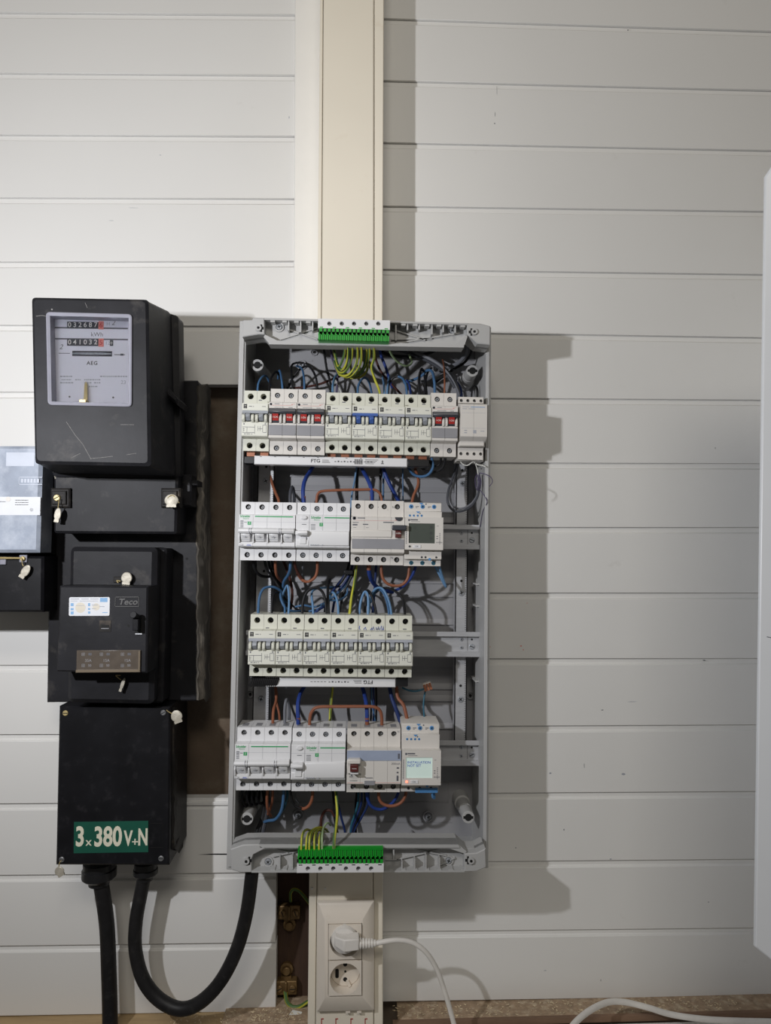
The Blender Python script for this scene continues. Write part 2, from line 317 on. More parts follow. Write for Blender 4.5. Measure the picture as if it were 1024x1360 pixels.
# ledge below
xa, zl = ray(-200, 1349, 0); _, zr = ray(1000, 1323.6, 0)
zt = ray(700, 1327.5, 0)[1]-1
m = MB(); m.box(ray(527, 1330, 0)[0], ray(1400, 1330, 0)[0], -30, 34, zt-8, zt); m.box(ray(300, 1340, 0)[0], ray(460, 1340, 0)[0], -30, 34, zt-8, zt); ledge = struct('floor', m, 'osb', bevel=1)
m = MB(); m.box(ray(520, 1340, 0)[0], ray(1400, 1330, 0)[0], 34.2, 40, zt-8.5, zt-.8); obj('board_edge', m, 'edgewood', ledge)
m = MB(); zp = ray(150, 1347.5, 0)[1]-.5; m.box(ray(-260, 1350, 0)[0], ray(300, 1340, 0)[0]-.3, -30, 60, zp-25, zp); struct('trim_3', m, 'pine', bevel=1)
m = MB()                                                        # shavings
for _ in range(620):
    x = random.uniform(-260, 560) if random.random() < .8 else random.uniform(-150, 20); h = random.uniform(4, 33); a = random.random()*3.14; l = random.uniform(.5, 2.6); wd = random.uniform(.3, .9)
    if -72 < x < 56: continue
    c, s = math.cos(a)*l, math.sin(a)*l; e, g = -math.sin(a)*wd, math.cos(a)*wd; z = zt+random.uniform(.1, .9)
    m.add([(x-c-e, h-s-g, z), (x+c-e, h+s-g, z+random.random()), (x+c+e, h+s+g, z), (x-c+e, h-s+g, z+.2), (x, h, z-.4)], [(0, 1, 2, 3), (0, 1, 4), (2, 3, 4)])
o = obj('shavings', m, 'shav'); tag(o, 'pale wood shavings scattered over the chipboard ledge under the wall', 'shavings', kind='stuff')
m = MB(); x, z = ray(385, 1356, 30); m.add([(x-14, 42, z-3), (x+8, 40, z-4), (x+16, 14, zt+.8), (x+2, 10, zt+1.6), (x-14, 42, z-4), (x+8, 40, z-5), (x+16, 14, zt+.1), (x+2, 10, zt+.5)], [(0, 1, 2, 3), (7, 6, 5, 4), (0, 1, 5, 4), (1, 2, 6, 5), (2, 3, 7, 6), (3, 0, 4, 7)])
o = obj('paper_scrap', m, 'paper'); tag(o, 'small white scrap lying on the dusty ledge left of the duct', 'scrap')
m = MB(); a, zz = ray(800, 1355.5, 70); zz = zt-8.8; m.box(ray(520, 1350, 60)[0], 900, 42, 330, zz-18, zz); o = obj('worktop', m, 'trim', bevel=2)
tag(o, 'white worktop edge along the bottom right, in front of the ledge', 'worktop')
# ---- wall cabinet door at the right
fr = Frame('cabinet', 'white cabinet door reaching in from the right edge, with clipped corners', 'cabinet', 1100, 730, 0)
H = 350; m = MB(); pl = fr.q([(1003.2, 1258), (1010, 240), (1024, 217), (1330, 160), (1330, 1330), (1050, 1294)], H)
m.prism(pl, H-4, H, 1); xd = pl[0][0]; m.v = [(x, h+max(0, x-xd)*.35, z) for x, h, z in m.v]; obj('door', m, 'door', fr.o, bevel=1)
m = MB(); xx = fr.p(1075, 700, 0)[0]+30; m.box(xx, xx+260, 0, H-5, fr.p(1100, 1290, H)[1], fr.p(1100, 200, H)[1]); obj('body', m, 'door', fr.o, bevel=2)
m = MB(); x, z = fr.p(1019, 846, H); e = (x-xd)*.35; m.tube([(x-4, H+e-1.4, z+1), (x+1, H+e+.35, z), (x+4, H+e+1.4, z-1.5)], .4, 6); obj('scuff', m, 'print', fr.o)

# ================================================================ FUSE BOX
G = .75
en = Frame('fuse_box', 'open light grey plastic fuse box with steel rails, full of breakers and wires', 'fuse box', 478, 790, 0, G)
p = en.p
XL = p(309.5, 790, 104)[0]; XR = p(650.5, 790, 104)[0]; ZT = p(478, 430, 104)[1]; ZB = p(478, 1154, 104)[1]
m = MB(); m.box(XL+2, XR-2, 2, 10, ZB+2, ZT-2)
obj('back_panel', m, 'encback', en.o, bevel=1)
m = MB()                                                       # stepped ribs moulded into the back
for py in (634, 652, 692, 773, 791, 828, 862, 892, 914, 930, 967):
    z = p(478, py, 11)[1]; m.extr([(9.5, z-1), (12.6, z-.8), (12.6, z+.6), (9.5, z+9)], XL+24, XR-22)
for x0, x1, py in ((355, 415, 478), (355, 410, 503), (380, 560, 1066), (470, 600, 1092)):
    a, b, c, d = en.rect(x0, py, x1, py+1, 11); m.box(a, b, 9.5, 10.8, c, d)
o = obj('moulded_rib', m, 'encback', en.o); o['kind'] = 'stuff'
m = MB()
for x0, y0, x1, y1 in ((545, 1040, 596, 1066), (340, 1040, 395, 1066)):
    a, b, c, d = en.rect(x0, y0, x1, y1, 11)
    for r in ((a, b, c, c+.8), (a, b, d-.8, d), (a, a+.8, c, d), (b-.8, b, c, d)): m.box(r[0], r[1], 9.5, 10.8, r[2], r[3])
obj('knockout', m, 'encback', en.o)
for x0, x1, tilt in ((XL, XL+9.5, 1), (XR-7, XR, -1)):
    m = MB(); m.prism([(x0, ZB), (x1, ZB), (x1, ZT), (x0, ZT)], 0, 104, .8); m.prism([(x0+2.6, ZB+4), (x1-2.6, ZB+4), (x1-2.6, ZT-4), (x0+2.6, ZT-4)], 100, 106, .4)
    obj('side_wall', m, 'enc', en.o)
for z0, z1 in ((ZT-5, ZT), (ZB, ZB+5)):
    m = MB(); m.box(XL+9, XR-7, 0, 104, z0, z1); obj('end_wall', m, 'enc', en.o)
for px, py, l in ((641, 805, 7), (640, 905, 5), (641, 776, 5)):
    m = MB(); x, z = p(px, py, 60); m.box(XR-12, XR-6, 20, 60, z-1, z+1); obj('stiffener', m, 'enc', en.o)
# end frames
def end_frame(top):
    H = 142; s = 1 if top else -1; Q = lambda pts, h=H: en.q(pts, h)
    root = MB()
    if top:
        root.prism(Q([(322, 447.5), (343, 444), (352, 444), (368, 451.5), (605, 457), (621, 445), (634, 456), (651, 458), (651.5, 433), (638, 429.5), (336, 421.5), (335, 424.5), (323, 425)][::1]), 104, 127, 0)
        blocksL = [(322, 447.5), (343, 444), (351.5, 444), (351, 422), (336, 421.5), (335, 424.5), (323, 425)]
        blocksR = [(620.5, 444), (634, 456), (651, 458), (651.5, 433), (638, 429.5), (620.5, 429)]
        edge = [(351, 422), (621, 429), (621, 431.3), (351, 424.6)]
        lip = [(352, 444), (368, 451.8), (605, 456.5), (620.5, 444.5), (621, 447), (616, 461.5), (357, 455.5), (350, 447)]
        lipbar = [(357, 453), (616, 457.5), (616, 461.5), (357, 457.2)]
        ribs = [(383, 425, 438), (399, 425, 440), (415, 425, 438), (526, 428, 451), (541.5, 428.5, 437), (557, 429, 437), (574, 429.5, 443), (589, 430, 440), (605, 430, 441)]
        diag = [((369, 448), (422, 431)), ((380, 433), (421, 447)), ((521, 433), (566, 448)), ((530, 452), (615, 438)), ((520, 447), (575, 446))]
        scr = [(370.6, 434), (601, 439)]; plus = [(347, 436), (626, 441)]
    else:
        root.prism(Q([(306, 1128), (323, 1122), (344, 1121.5), (609, 1122), (620, 1133), (633, 1133), (645, 1127), (646, 1152), (633, 1157.5), (319, 1159), (307, 1155)][::-1]), 104, 127, 0)
        blocksL = [(306, 1128), (323, 1122), (344, 1121.5), (352, 1127.5), (337, 1135), (334, 1141.5), (334.5, 1159), (319, 1159), (307, 1155)]
        blocksR = [(617, 1134), (633, 1133), (645, 1127), (646, 1152), (633, 1157.5), (617, 1158)]
        edge = [(334, 1156.6), (617, 1156.2), (617, 1158.4), (334, 1159)]
        lip = [(344, 1121.5), (609, 1122), (620, 1131.5), (617.5, 1134.5), (598, 1127.8), (353, 1127.8), (338, 1134.5), (336, 1131)]
        lipbar = [(344, 1121.5), (609, 1122), (611, 1126), (346, 1126)]
        ribs = [(371, 1140, 1156), (388, 1138, 1156), (534, 1146, 1156), (551, 1142, 1156), (566, 1137, 1156), (584, 1141, 1156), (523, 1130, 1144)]
        diag = [((358, 1132), (383, 1138)), ((361, 1143), (394, 1136)), ((528, 1147), (597, 1131)), ((538, 1131), (595, 1142)), ((512, 1147), (530, 1147)), ((585, 1155), (606, 1145))]
        scr = [(356, 1145), (596, 1143.5)]; plus = [(331, 1143), (621.5, 1142.5)]
    fo = obj('end_frame', root, 'enc', en.o)
    m = MB()
    for b in (blocksL, blocksR): m.prism(Q(b), 120, H, 1.0)
    for b in (edge,): m.prism(Q(b), 120, H)
    m.prism(Q(lip), 120, H-1.5); m.prism(Q(lipbar), 122, H)
    obj('frame_edge', m, 'enc', fo)
    m = MB()
    for x, y0, y1 in ribs: m.prism(Q([(x-.9, y1), (x+.9, y1), (x+.9, y0), (x-.9, y0)]), 120, H-3)
    for (ax, ay), (bx, by) in diag:
        m.prism(Q([(ax, ay+.8), (bx, by+.8), (bx, by-.8), (ax, ay-.8)]), 120, 130)
    x = 362
    while x < 618:                                            # little catches along the edge
        if not 415 < x < 525 - (14 if not top else 0):
            y = (424.5+(x-351)*.0259) if top else 1155
            m.prism(Q([(x-3, y+2.6), (x+3, y+2.6), (x+3, y), (x-3, y)]), 120, H-1)
        x += 15.8
    obj('frame_rib', m, 'enc', fo)['kind'] = 'stuff'
    for px, py in scr:
        x, z = p(px, py, 130); m = MB(); m.lathe(x, z, [(6.4, 120), (6.4, 129), (4.6, 129), (4.6, 127.5)], 16); obj('screw_boss', m, 'enc', fo)
        screw('cross', 3.9, x, 127.5, z, fo, 'frame_screw', 'shiny', 3)
    for px, py in plus:
        x, z = p(px, py, H); m = MB(); m.box(x-1.2, x+1.2, H-2, H+.25, z-5, z+5); m.box(x-3.6, x+3, H-2, H+.2, z-1.8, z+1.8)
        m.cyl(x+(3.8 if px > 500 else -3.6), z, 1.7, H-2, H+3.1, 10); m.cyl(x+(3.8 if px > 500 else -3.6), z, 1.2, H, H+3.2, 10); obj('lock_slot', m, 'hole', fo)
        m = MB(); m.lathe(x+(3.8 if px > 500 else -3.6), z, [(4.2, H-3), (4.2, H+2.6), (1.8, H+2.6), (1.8, H+1)], 14); obj('lock_boss', m, 'enc', fo)
end_frame(True); end_frame(False)
# mounting bosses
for px, py, hf in ((342, 485, 88), (627.5, 492.5, 88), (328, 1087.5, 88), (622, 1085.5, 88)):
    x, z = p(px, py, hf); m = MB()
    m.lathe(x, z, [(12, 8), (11.3, 34), (9.3, 36), (9.3, 60), (8.6, 61), (9.0, 64), (8.4, hf), (8.0, hf+.5), (5, hf+.5), (4.9, hf-6)], 24)
    bo = obj('corner_post', m, 'enc', en.o)
    m = MB(); m.cyl(x, z, 4.9, hf-8, hf+.7, 16); m.box(x-6.9, x+6.9, hf-8, hf+.65, z-1.8, z+1.8); obj('post_hole', m, 'hole', bo)
for px, py, k in ((400, 484, 0), (417, 467, 1), (396, 1083, 0), (569, 1085, 0), (625, 924, 1), (332, 922, 1), (546.5, 1107, 2)):
    x, z = p(px, py, 14); m = MB()
    if k == 2: m.lathe(x, z, [(3.8, 8), (3.6, 22), (1.9, 22), (1.8, 16)], 14)
    else: m.lathe(x, z, [(8.5 if k == 0 else 6, 9), (8 if k == 0 else 5.8, 12.5), (6 if k == 0 else 4.5, 12.5), (5.6 if k == 0 else 3, 10.2)], 20)
    bo = obj('fixing_boss', m, 'encback', en.o)
    if k == 0: screw('cross', 4.4, x, 11, z, bo, 'fixing_screw', 'shiny', 4)
    elif k == 1: m = MB(); m.cyl(x, z, 2, 9, 12.8, 12); obj('boss_hole', m, 'hole', bo)
# vertical perforated strips
for pxa, pxb, ya, yb in ((343.5, 356.5, 590, 1010), (606.3, 619, 560, 1010)):
    a, b, c, d = en.rect(pxa, yb, pxb, ya, 46); c, d = min(c, d), max(c, d)
    m = MB(); m.prism([(a, c), (b, c), (b, d), (a, d)], 44, 47); m.box(a, a+1.4, 30, 47, c, d); m.box(b-1.4, b, 30, 47, c, d)
    st = obj('vertical_strip', m, 'steel', en.o)
    for py in ((622, 641, 690, 929, 760) if pxa < 500 else (622, 640, 786, 928, 770, 910)):
        x, z = (a+b)/2, p(478, py, 47)[1]+(0)
        if py in (622, 770, 910, 690, 760): m = MB(); m.cyl(x, z, 1.9, 45, 47.2, 12); obj('strip_hole', m, 'hole', st)
        else: screw('cross', 4.3, x, 47, z, st, 'strip_screw', 'shiny', 2)
    m = MB(); z = c+3
    while z < d: m.box(b-3.2, b-1.6, 46.5, 47.05, z, z+.8); z += 3.2
    obj('strip_notch', m, 'dark', st)['kind'] = 'stuff'
# DIN rails
RAIL = 65
for py, dy in ((566, 0), (713.5, 0), (855.5, 0), (999.5, 0)):
    xa = p(322, py, 60)[0]+5; x1, z = p(636.5, py, 62)
    m = MB(); m.extr([(58, z-13), (56.5, z-13), (56.5, z-12), (64, z-12), (64, z-17.5), (65.5, z-17.5), (65.5, z-11), (58, z-11), (58, z+11), (65.5, z+11), (65.5, z+17.5), (64, z+17.5), (64, z+12.2), (56.5, z+12.2)], XL+13, x1)
    ra = obj('mounting_rail', m, 'steel', en.o)
    for dx, dz, r in ((-25, 6, 2.3), (-25, -5.5, 2.3), (-10, 6, 1.4), (-10, -4, 4.1)):
        if r == 1.4: mm = MB(); mm.cyl(x1+dx, z+dz, r, 57, 58.3, 10); obj('rail_hole', mm, 'hole', ra)
        else: screw('slot' if r > 3 else 'cross', r, x1+dx, 58, z+dz, ra, 'rail_screw', 'shiny', 1.6)
    mm = MB(); mm.box(x1-16.4, x1-15.9, 57.9, 58.2, z-10, z+10); obj('rail_score', mm, 'hole', ra)

# ================================================================ DEVICES ON THE RAILS
def sf(H, a): return H/2-a*H                                    # fraction from the top -> z
def base(name, label, cat, x0, x1, y0, y1, n, m, sh=(.22, .79), nose=(.23, .775), scr=(.09, .905), hn=60, rec=None, hole=4.2, hs=44, deep=8, sm='screw', group=None, parts=True, edge=0):
    fr = Frame(name, label, cat, (x0+x1)/2, (y0+y1)/2, RAIL, G, group)
    a = fr.p(x0, (y0+y1)/2, RAIL+hs); b = fr.p(x1, (y0+y1)/2, RAIL+hs); t = fr.p((x0+x1)/2, y0, RAIL+hs); u = fr.p((x0+x1)/2, y1, RAIL+hs)
    # recentre on the shoulder plane
    cx, cz = (a[0]+b[0])/2, (t[1]+u[1])/2; W, H = b[0]-a[0]-.35, t[1]-u[1]
    g = fr.g; wx, wz = cx*math.cos(g)+cz*math.sin(g), -cx*math.sin(g)+cz*math.cos(g)
    fr.x += wx; fr.z += wz; fr.o.location = (fr.x/1000, -RAIL/1000, fr.z/1000)
    fr.W, fr.H = W, H; f = lambda k: sf(H, k); mw = W/n
    mb = MB(); zt, zb = f(sh[0]), f(sh[1]); n0, n1 = f(nose[0]), f(nose[1])
    for i in range(n):
        xa, xb = -W/2+mw*i+.12, -W/2+mw*(i+1)-.12
        pr = [(-4, -H/2+14), (-4, H/2-14), (4, H/2-14), (4, H/2), (hs-deep, H/2), (hs-deep, zt), (hs, zt), (hn-1, n0), (hn, n0-1)]
        if rec: pr += [(hn, f(rec[0])), (hn-rec[2], f(rec[0])-1), (hn-rec[2], f(rec[1])+1), (hn, f(rec[1]))]
        pr += [(hn, n1+1), (hn-1, n1), (hs, zb), (hs-deep, zb), (hs-deep, -H/2), (4, -H/2), (4, -H/2+14)]
        mb.extr(pr, xa, xb)
    body = obj('body', mb, m, fr.o)
    mb = MB(); lo = MB()
    for i in range(n):
        xa, xb = -W/2+mw*i+.12, -W/2+mw*(i+1)-.12; c = (xa+xb)/2
        mb.holed(xa, xb, zt, H/2, hs-deep-.1, hs, [(c, f(scr[0]), hole)]); lo.holed(xa, xb, -H/2, zb, hs-deep-.1, hs, [(c, f(scr[1]), hole)])
    obj('terminal_shroud', mb, m, fr.o); obj('terminal_shroud', lo, m, fr.o)
    mb = MB()
    for i in range(n):
        c = -W/2+mw*(i+.5)
        for q in scr:
            mb.cyl(c, f(q), hole-.1, hs-deep-.05, hs-deep+.35, 14); screw('cross' if sm == 'shiny' else 'slot', hole*.72, c, hs-deep+.3, f(q), fr.o, m=sm, head=deep-1.8 if sm == 'shiny' else 2.2)
    obj('hole_shade_disc', mb, 'hole', fr.o)['kind'] = 'stuff'  # dark discs paint the shade at the bottom of the holes
    mb = MB()                                                   # wire entries on the top face: shallow arches
    for i in range(n):
        c = -W/2+mw*(i+.5); mb.box(c-4, c+4, 20, hs-deep-2, H/2-.3, H/2+.15)
    obj('wire_entry', mb, 'panel', fr.o)
    fr.f = f; fr.mw = mw; fr.hn = hn; fr.hs = hs; return fr
def marks(fr, rects, m, h, name='print', kind=None):
    mb = MB()
    for a, b, c, d in rects: mb.box(a, b, h-.2, h+.08, min(c, d), max(c, d))
    o = obj(name, mb, m, fr.o)
    if kind or 'print' in name: o['kind'] = 'stuff'
    return o
# ---- two pole breaker, cream with flat toggles
def breaker(label, x0, x1, y0, y1, tog='toggle', bg='recess', group=None, sh=(.235, .805), dusty=False, scribble=False):
    fr = base('circuit_breaker', label, 'breaker', x0, x1, y0, y1, 2, 'cream', sh=sh, nose=(.245, .79), scr=(.095, .91), rec=(.385, .55, 7), hole=4.1, deep=14, sm='dark', group=group)  # dark screw colour carries the shade of the deep holes
    f, mw, W = fr.f, fr.mw, fr.W
    m = MB(); m.box(-W/2+.4, W/2-.4, 52.6, 53.3, f(.545), f(.39)); m.box(-W/2+.4, W/2-.4, 58, 60.15, f(.41), f(.365)); obj('recess_liner', m, bg, fr.o)
    for i in range(2):
        c = -W/2+mw*(i+.5)
        m = MB(); m.extr([(50, f(.54)), (61, f(.535)), (66.5, f(.475)), (65, f(.43)), (59, f(.40)), (50, f(.40))], c-2.9, c+2.9); obj('toggle', m, tog, fr.o, bevel=.5, seg=1)
        m = MB()
        for s in (-1, 1): m.extr([(50, f(.565)), (62, f(.56)), (65, f(.52)), (65, f(.45)), (61, f(.425)), (50, f(.42))], c+s*6-1.9, c+s*6+1.9)
        obj('toggle_cheek', m, 'cream', fr.o, bevel=.7, seg=1)
    m = MB(); m.box(-W/2+.7, W/2-.7, 59.8, 60.3, f(.775), f(.57)); m.box(-W/2+.7, W/2-.7, 59.8, 60.3, f(.36), f(.25)); obj('label_plate', m, 'label', fr.o)
    r = []; L = lambda a, b, c, d: r.append((a*W-W/2, b*W-W/2, f(c), f(d)))
    L(.03, .50, .635, .642); L(.03, .5, .725, .732); L(.20, .212, .635, .73); L(.495, .507, .6, .75); L(.06, .07, .65, .72); L(.05, .12, .665, .672); L(.06, .11, .69, .697)
    L(.62, .80, .66, .666); L(.62, .632, .62, .7); L(.70, .712, .62, .7); L(.80, .812, .6, .72); L(.82, .95, .60, .607); L(.94, .95, .6, .72); L(.82, .95, .72, .727); L(.88, .93, .575, .59)
    L(.1, .16, .745, .757); L(.18, .2, .745, .757); L(.22, .28, .745, .757); L(.30, .33, .745, .757); L(.36, .42, .748, .755)
    L(.07, .11, .575, .6); L(.26, .38, .295, .305); L(.42, .45, .295, .305); L(.76, .90, .295, .303); L(.63, .76, .19, .205)
    marks(fr, r, 'print', 60.4, 'circuit_print', 'stuff')
    marks(fr, [(W*a-W/2, W*b-W/2, f(c), f(d)) for a, b, c, d in ((.06, .19, .265, .285), (.06, .19, .30, .318), (.06, .09, .265, .33), (.16, .19, .265, .33), (.115, .135, .28, .33), (.06, .19, .325, .335))], 'printd', 60.4, 'maker_mark')
    if scribble:
        m = MB()
        for pts in (((.05, .20), (.03, .24), (.08, .275), (.14, .27)), ((.45, .27), (.50, .23), (.52, .27), (.56, .21), (.6, .27)), ((.66, .22), (.70, .27), (.75, .21), (.8, .27)), ((.86, .2), (.84, .25), (.9, .27), (.93, .2), (.94, .275)), ((.2, .26), (.26, .22), (.3, .27))):
            m.tube([(a*W-W/2, 44.2, f(b-.03)) for a, b in pts], .5, 5)
        obj('marker_scribble', m, 'marker', fr.o)
    return fr
# ---- combined breaker with red toggles
def rcbo(label, x0, x1, y0, y1):
    fr = base('residual_current_breaker', label, 'breaker', x0, x1, y0, y1, 2, 'warm', sh=(.225, .80), nose=(.235, .78), scr=(.10, .905), rec=(.42, .555, 5), hole=3.8, sm='shiny', deep=7)
    f, mw, W = fr.f, fr.mw, fr.W
    marks(fr, [(-W*.42, W*.30, f(.285), f(.292)), (W*.30, W*.36, f(.285), f(.265)), (W*.36, W*.44, f(.26), f(.266))], 'redline', 60.1, 'red_line')
    marks(fr, [(-W*.30, -W*.12, f(.262), f(.27)), (W*.2, W*.35, f(.315), f(.322)), (-W*.3, W*.05, f(.315), f(.32))], 'print', 60.1, 'small_print')
    m = MB(); m.lathe(-W*.43, f(.272), [(1.7, 60), (1.7, 60.2), (1.1, 60.2), (1.1, 60)], 14); obj('emblem', m, 'print', fr.o)
    m = MB(); m.extr([(60, f(.42)), (66, f(.425)), (68, f(.40)), (67, f(.345)), (60, f(.335))], -W/2+.5, W/2-.5); obj('handle_tie', m, 'dark', fr.o, bevel=.7, seg=1)
    for i in range(2):
        c = -W/2+mw*(i+.5)
        m = MB(); m.extr([(50, f(.56)), (60, f(.555)), (64, f(.42)), (50, f(.42))], c-4.2, c+4.2); tg = obj('toggle', m, 'dark', fr.o, bevel=.4, seg=1)
        m = MB(); m.extr([(60.6, f(.52)), (61.4, f(.52)), (65.2, f(.425)), (64, f(.425))], c-4, c+4); obj('toggle_face', m, 'red', tg)
        t = text('I-ON', 3.6, c, f(.475), 64.2, 'printw', tg, sx=.8)
        m = MB()
        for s in (-1, 1): m.extr([(50, f(.565)), (62, f(.56)), (64, f(.5)), (61, f(.42)), (50, f(.42))], c+s*6.6-1.7, c+s*6.6+1.7)
        obj('toggle_cheek', m, 'warm', fr.o, bevel=.6, seg=1)
    m = MB(); m.extr([(58, f(.745)), (61, f(.735)), (61, f(.585)), (58, f(.575))], -W/2+.4, W/2-.4); obj('grey_panel', m, 'panel', fr.o)
    marks(fr, [(-.25, .1, f(.745), f(.58)), (W/2-1.4, W/2-.8, f(.71), f(.73))], 'printd', 61, 'panel_joint')
    return fr
def green_brand(fr, x, z, line, boxx):
    text('Schneider', 4.6, x, z, fr.hn, 'gline', fr.o, align='LEFT', bold=.02, sx=.82, sp=.9); text('Electric', 2.6, x+4, z-3.1, fr.hn, 'gline', fr.o, align='LEFT')
    marks(fr, [(line[0], line[1], z-.7, z+.7)], 'gline', fr.hn+.05, 'green_line')
    marks(fr, [(boxx, boxx+4.6, z-11.5, z-6.9)], 'gline', fr.hn+.05, 'green_badge')
    text('Z', 3.6, boxx+2.3, z-9.2, fr.hn+.1, 'printw', fr.o)
# ---- four pole breaker, white
def mcb4(label, x0, x1, y0, y1):
    fr = base('circuit_breaker', label, 'breaker', x0, x1, y0, y1, 4, 'white', sh=(.215, .785), nose=(.222, .765), scr=(.085, .905), rec=(.545, .69, 5), hole=3.7, sm='screw', deep=6)
    f, mw, W = fr.f, fr.mw, fr.W; z = f(.255)
    green_brand(fr, -W/2+1.2, z, (-W/2+21, W/2-3), -W/2+11.5)
    marks(fr, [(-W/2+.5, W/2-.5, f(.345), f(.348)), (-W/2+17.3, -W/2+17.6, f(.345), f(.45)), (0, .2, f(.25), f(.45)), (mw, mw+.2, f(.35), f(.45))], 'recess', 60.02, 'face_joint')
    marks(fr, [(-W/2+2, -W/2+6, f(a), f(a+.012)) for a in (.33, .355, .38, .405, .43)]+[(-W/2+7, -W/2+10.5, f(.355), f(.362)), (-W/2+2, -W/2+9, f(.452), f(.457))], 'print', 60.05, 'small_print')
    m = MB(); m.extr([(60, f(.545)), (67, f(.54)), (69, f(.50)), (68, f(.47)), (60, f(.445))], -W/2+.3, W/2-.3); ti = obj('handle_tie', m, 'white', fr.o, bevel=1, seg=2)
    m = MB()
    for x in (-W/2+14.5, -W/2+17.2, W/2-mw-2, W/2-mw+.6): m.box(x, x+.35, 60, 69.25, f(.545), f(.455))
    obj('tie_joint', m, 'recess', ti)
    for i in range(4):
        c = -W/2+mw*(i+.5)
        m = MB(); m.extr([(50, f(.685)), (59, f(.68)), (65, f(.56)), (64, f(.545)), (50, f(.54))], c-6, c+6); tg = obj('toggle', m, 'white', fr.o, bevel=.6, seg=1)
        m = MB(); m.box(c-5.7, c+5.7, 60.6, 61.2, f(.645), f(.64)); m.tube([(c-3, 64.2, f(.60)), (c+3, 64.2, f(.60))], .35, 5); m.box(c-.3, c+.3, 63.5, 64.4, f(.615), f(.585)); obj('toggle_mark', m, 'recess', tg)
        m = MB(); m.extr([(50, f(.7)), (62, f(.7)), (64, f(.6)), (62, f(.54)), (50, f(.54))], c-mw/2+.2, c-mw/2+1.9); obj('toggle_cheek', m, 'white', fr.o)
    text('C20', 3.2, -W/2+4, f(.74), 60, 'print', fr.o)
    marks(fr, [(-W/2+10.5, -W/2+17, f(.745), f(.75)), (-W/2+11, -W/2+16, f(.73), f(.736))], 'marker', 60.05, 'pen_note')
    return fr
# ---- four pole residual current switch, white
def rccb(label, x0, x1, y0, y1):
    fr = base('residual_current_switch', label, 'breaker', x0, x1, y0, y1, 4, 'white', sh=(.205, .785), nose=(.212, .765), scr=(.10, .90), hole=3.7, sm='shiny', deep=6)
    f, mw, W = fr.f, fr.mw, fr.W; z = f(.262)
    green_brand(fr, -W/2+20, z, (-W/2+38, W/2-.5), -W/2+31.5)
    m = MB(); m.extr([(58, f(.745)), (62, f(.73)), (64.5, f(.60)), (62.5, f(.49)), (58, f(.478))], -W/2+18.5, W/2-.3); obj('lower_bulge', m, 'white', fr.o, bevel=.8)
    m = MB(); m.extr([(58, f(.745)), (61, f(.74)), (61, f(.65)), (59, f(.63)), (56, f(.55))], -W/2+1, -W/2+17.5); obj('toggle_well', m, 'white', fr.o, bevel=.4)
    m = MB(); m.extr([(56, f(.575)), (68, f(.57)), (71, f(.53)), (70, f(.49)), (56, f(.475))], -W/2+3.5, -W/2+16.5); m.box(-W/2, -W/2+4, 62, 66, f(.56), f(.49)); obj('toggle', m, 'white', fr.o, bevel=.9)
    m = MB(); m.extr([(56, f(.73)), (62, f(.71)), (62.5, f(.60)), (60, f(.57)), (56, f(.57))], -W/2+5.5, -W/2+14.5); obj('toggle_base', m, 'white', fr.o, bevel=.8)
    x, zz = -W/2+11, f(.27); m = MB(); m.loft([[(x+a*math.cos(t), h, zz+a*.62*math.sin(t)+dz) for t in [k*math.pi/8 for k in range(16)]] for a, h, dz in ((4.4, 59, 0), (4.4, 61.4, .4), (3.2, 62.4, .8))]); obj('test_button', m, 'white', fr.o)
    marks(fr, [(-W/2+.5, W/2-.5, f(.348), f(.351)), (-W/2+18, -W/2+18.2, f(.22), f(.48)), (-W/2+34, -W/2+34.2, f(.35), f(.46))], 'recess', 60.02, 'face_joint')
    marks(fr, [(-W/2+20, -W/2+26, f(a), f(a+.01)) for a in (.375, .40, .43, .455)]+[(-W/2+8, -W/2+14, f(.375), f(.385))], 'print', 60.05, 'small_print')
    marks(fr, [(-W/2+20+3*i, -W/2+22+3*i, f(.715), f(.73)) for i in (0, 1, 2, 3, 5)], 'recess', 62.6, 'embossed_print')
    return fr
# ---- row 1
breaker('shaded cream two-pole breaker at the far left of the top row', 323.5, 358, 519, 599, bg='toggle', tog='toggle')
rcbo('two-pole breaker with red toggles, left one of the pair in the top row', 358.6, 395.2, 516.6, 603.5)
rcbo('two-pole breaker with red toggles, right one of the pair in the top row', 395.4, 432, 517.4, 604.2)
breaker('cream two-pole breaker right of the paired red-toggle breakers, top row', 432.6, 467.2, 521.6, 601.6)
breaker('cream two-pole breaker with blue toggles in the top row', 467.4, 501.8, 522.4, 602.6, tog='togblue', bg='togblue')
breaker('cream two-pole breaker right of the blue-toggle breaker, top row', 502, 536.8, 523.4, 603.6)
breaker('cream two-pole breaker left of the single red-toggle breaker, top row', 537, 571.6, 524.2, 604.4, bg='toggle')
rcbo('single two-pole breaker with red toggles near the right end, top row', 571.8, 606, 522, 606.5)
fr = base('power_supply', 'narrow white stepped modular power supply at the right end of the top row', 'power supply', 607.5, 642.5, 529, 612, 2, 'warm', sh=(.09, .795), nose=(.15, .67), scr=(.03, .95), hole=.8, deep=3, hs=40, hn=66)
f, W = fr.f, fr.W
m = MB(); m.box(-W/2, W/2, 20, 50, f(.795), f(.15)); m.box(-W/2+.5, W/2-2, 20, 56, f(.79), f(.66)); obj('step', m, 'warm', fr.o, bevel=.8)
m = MB(); hl = MB()
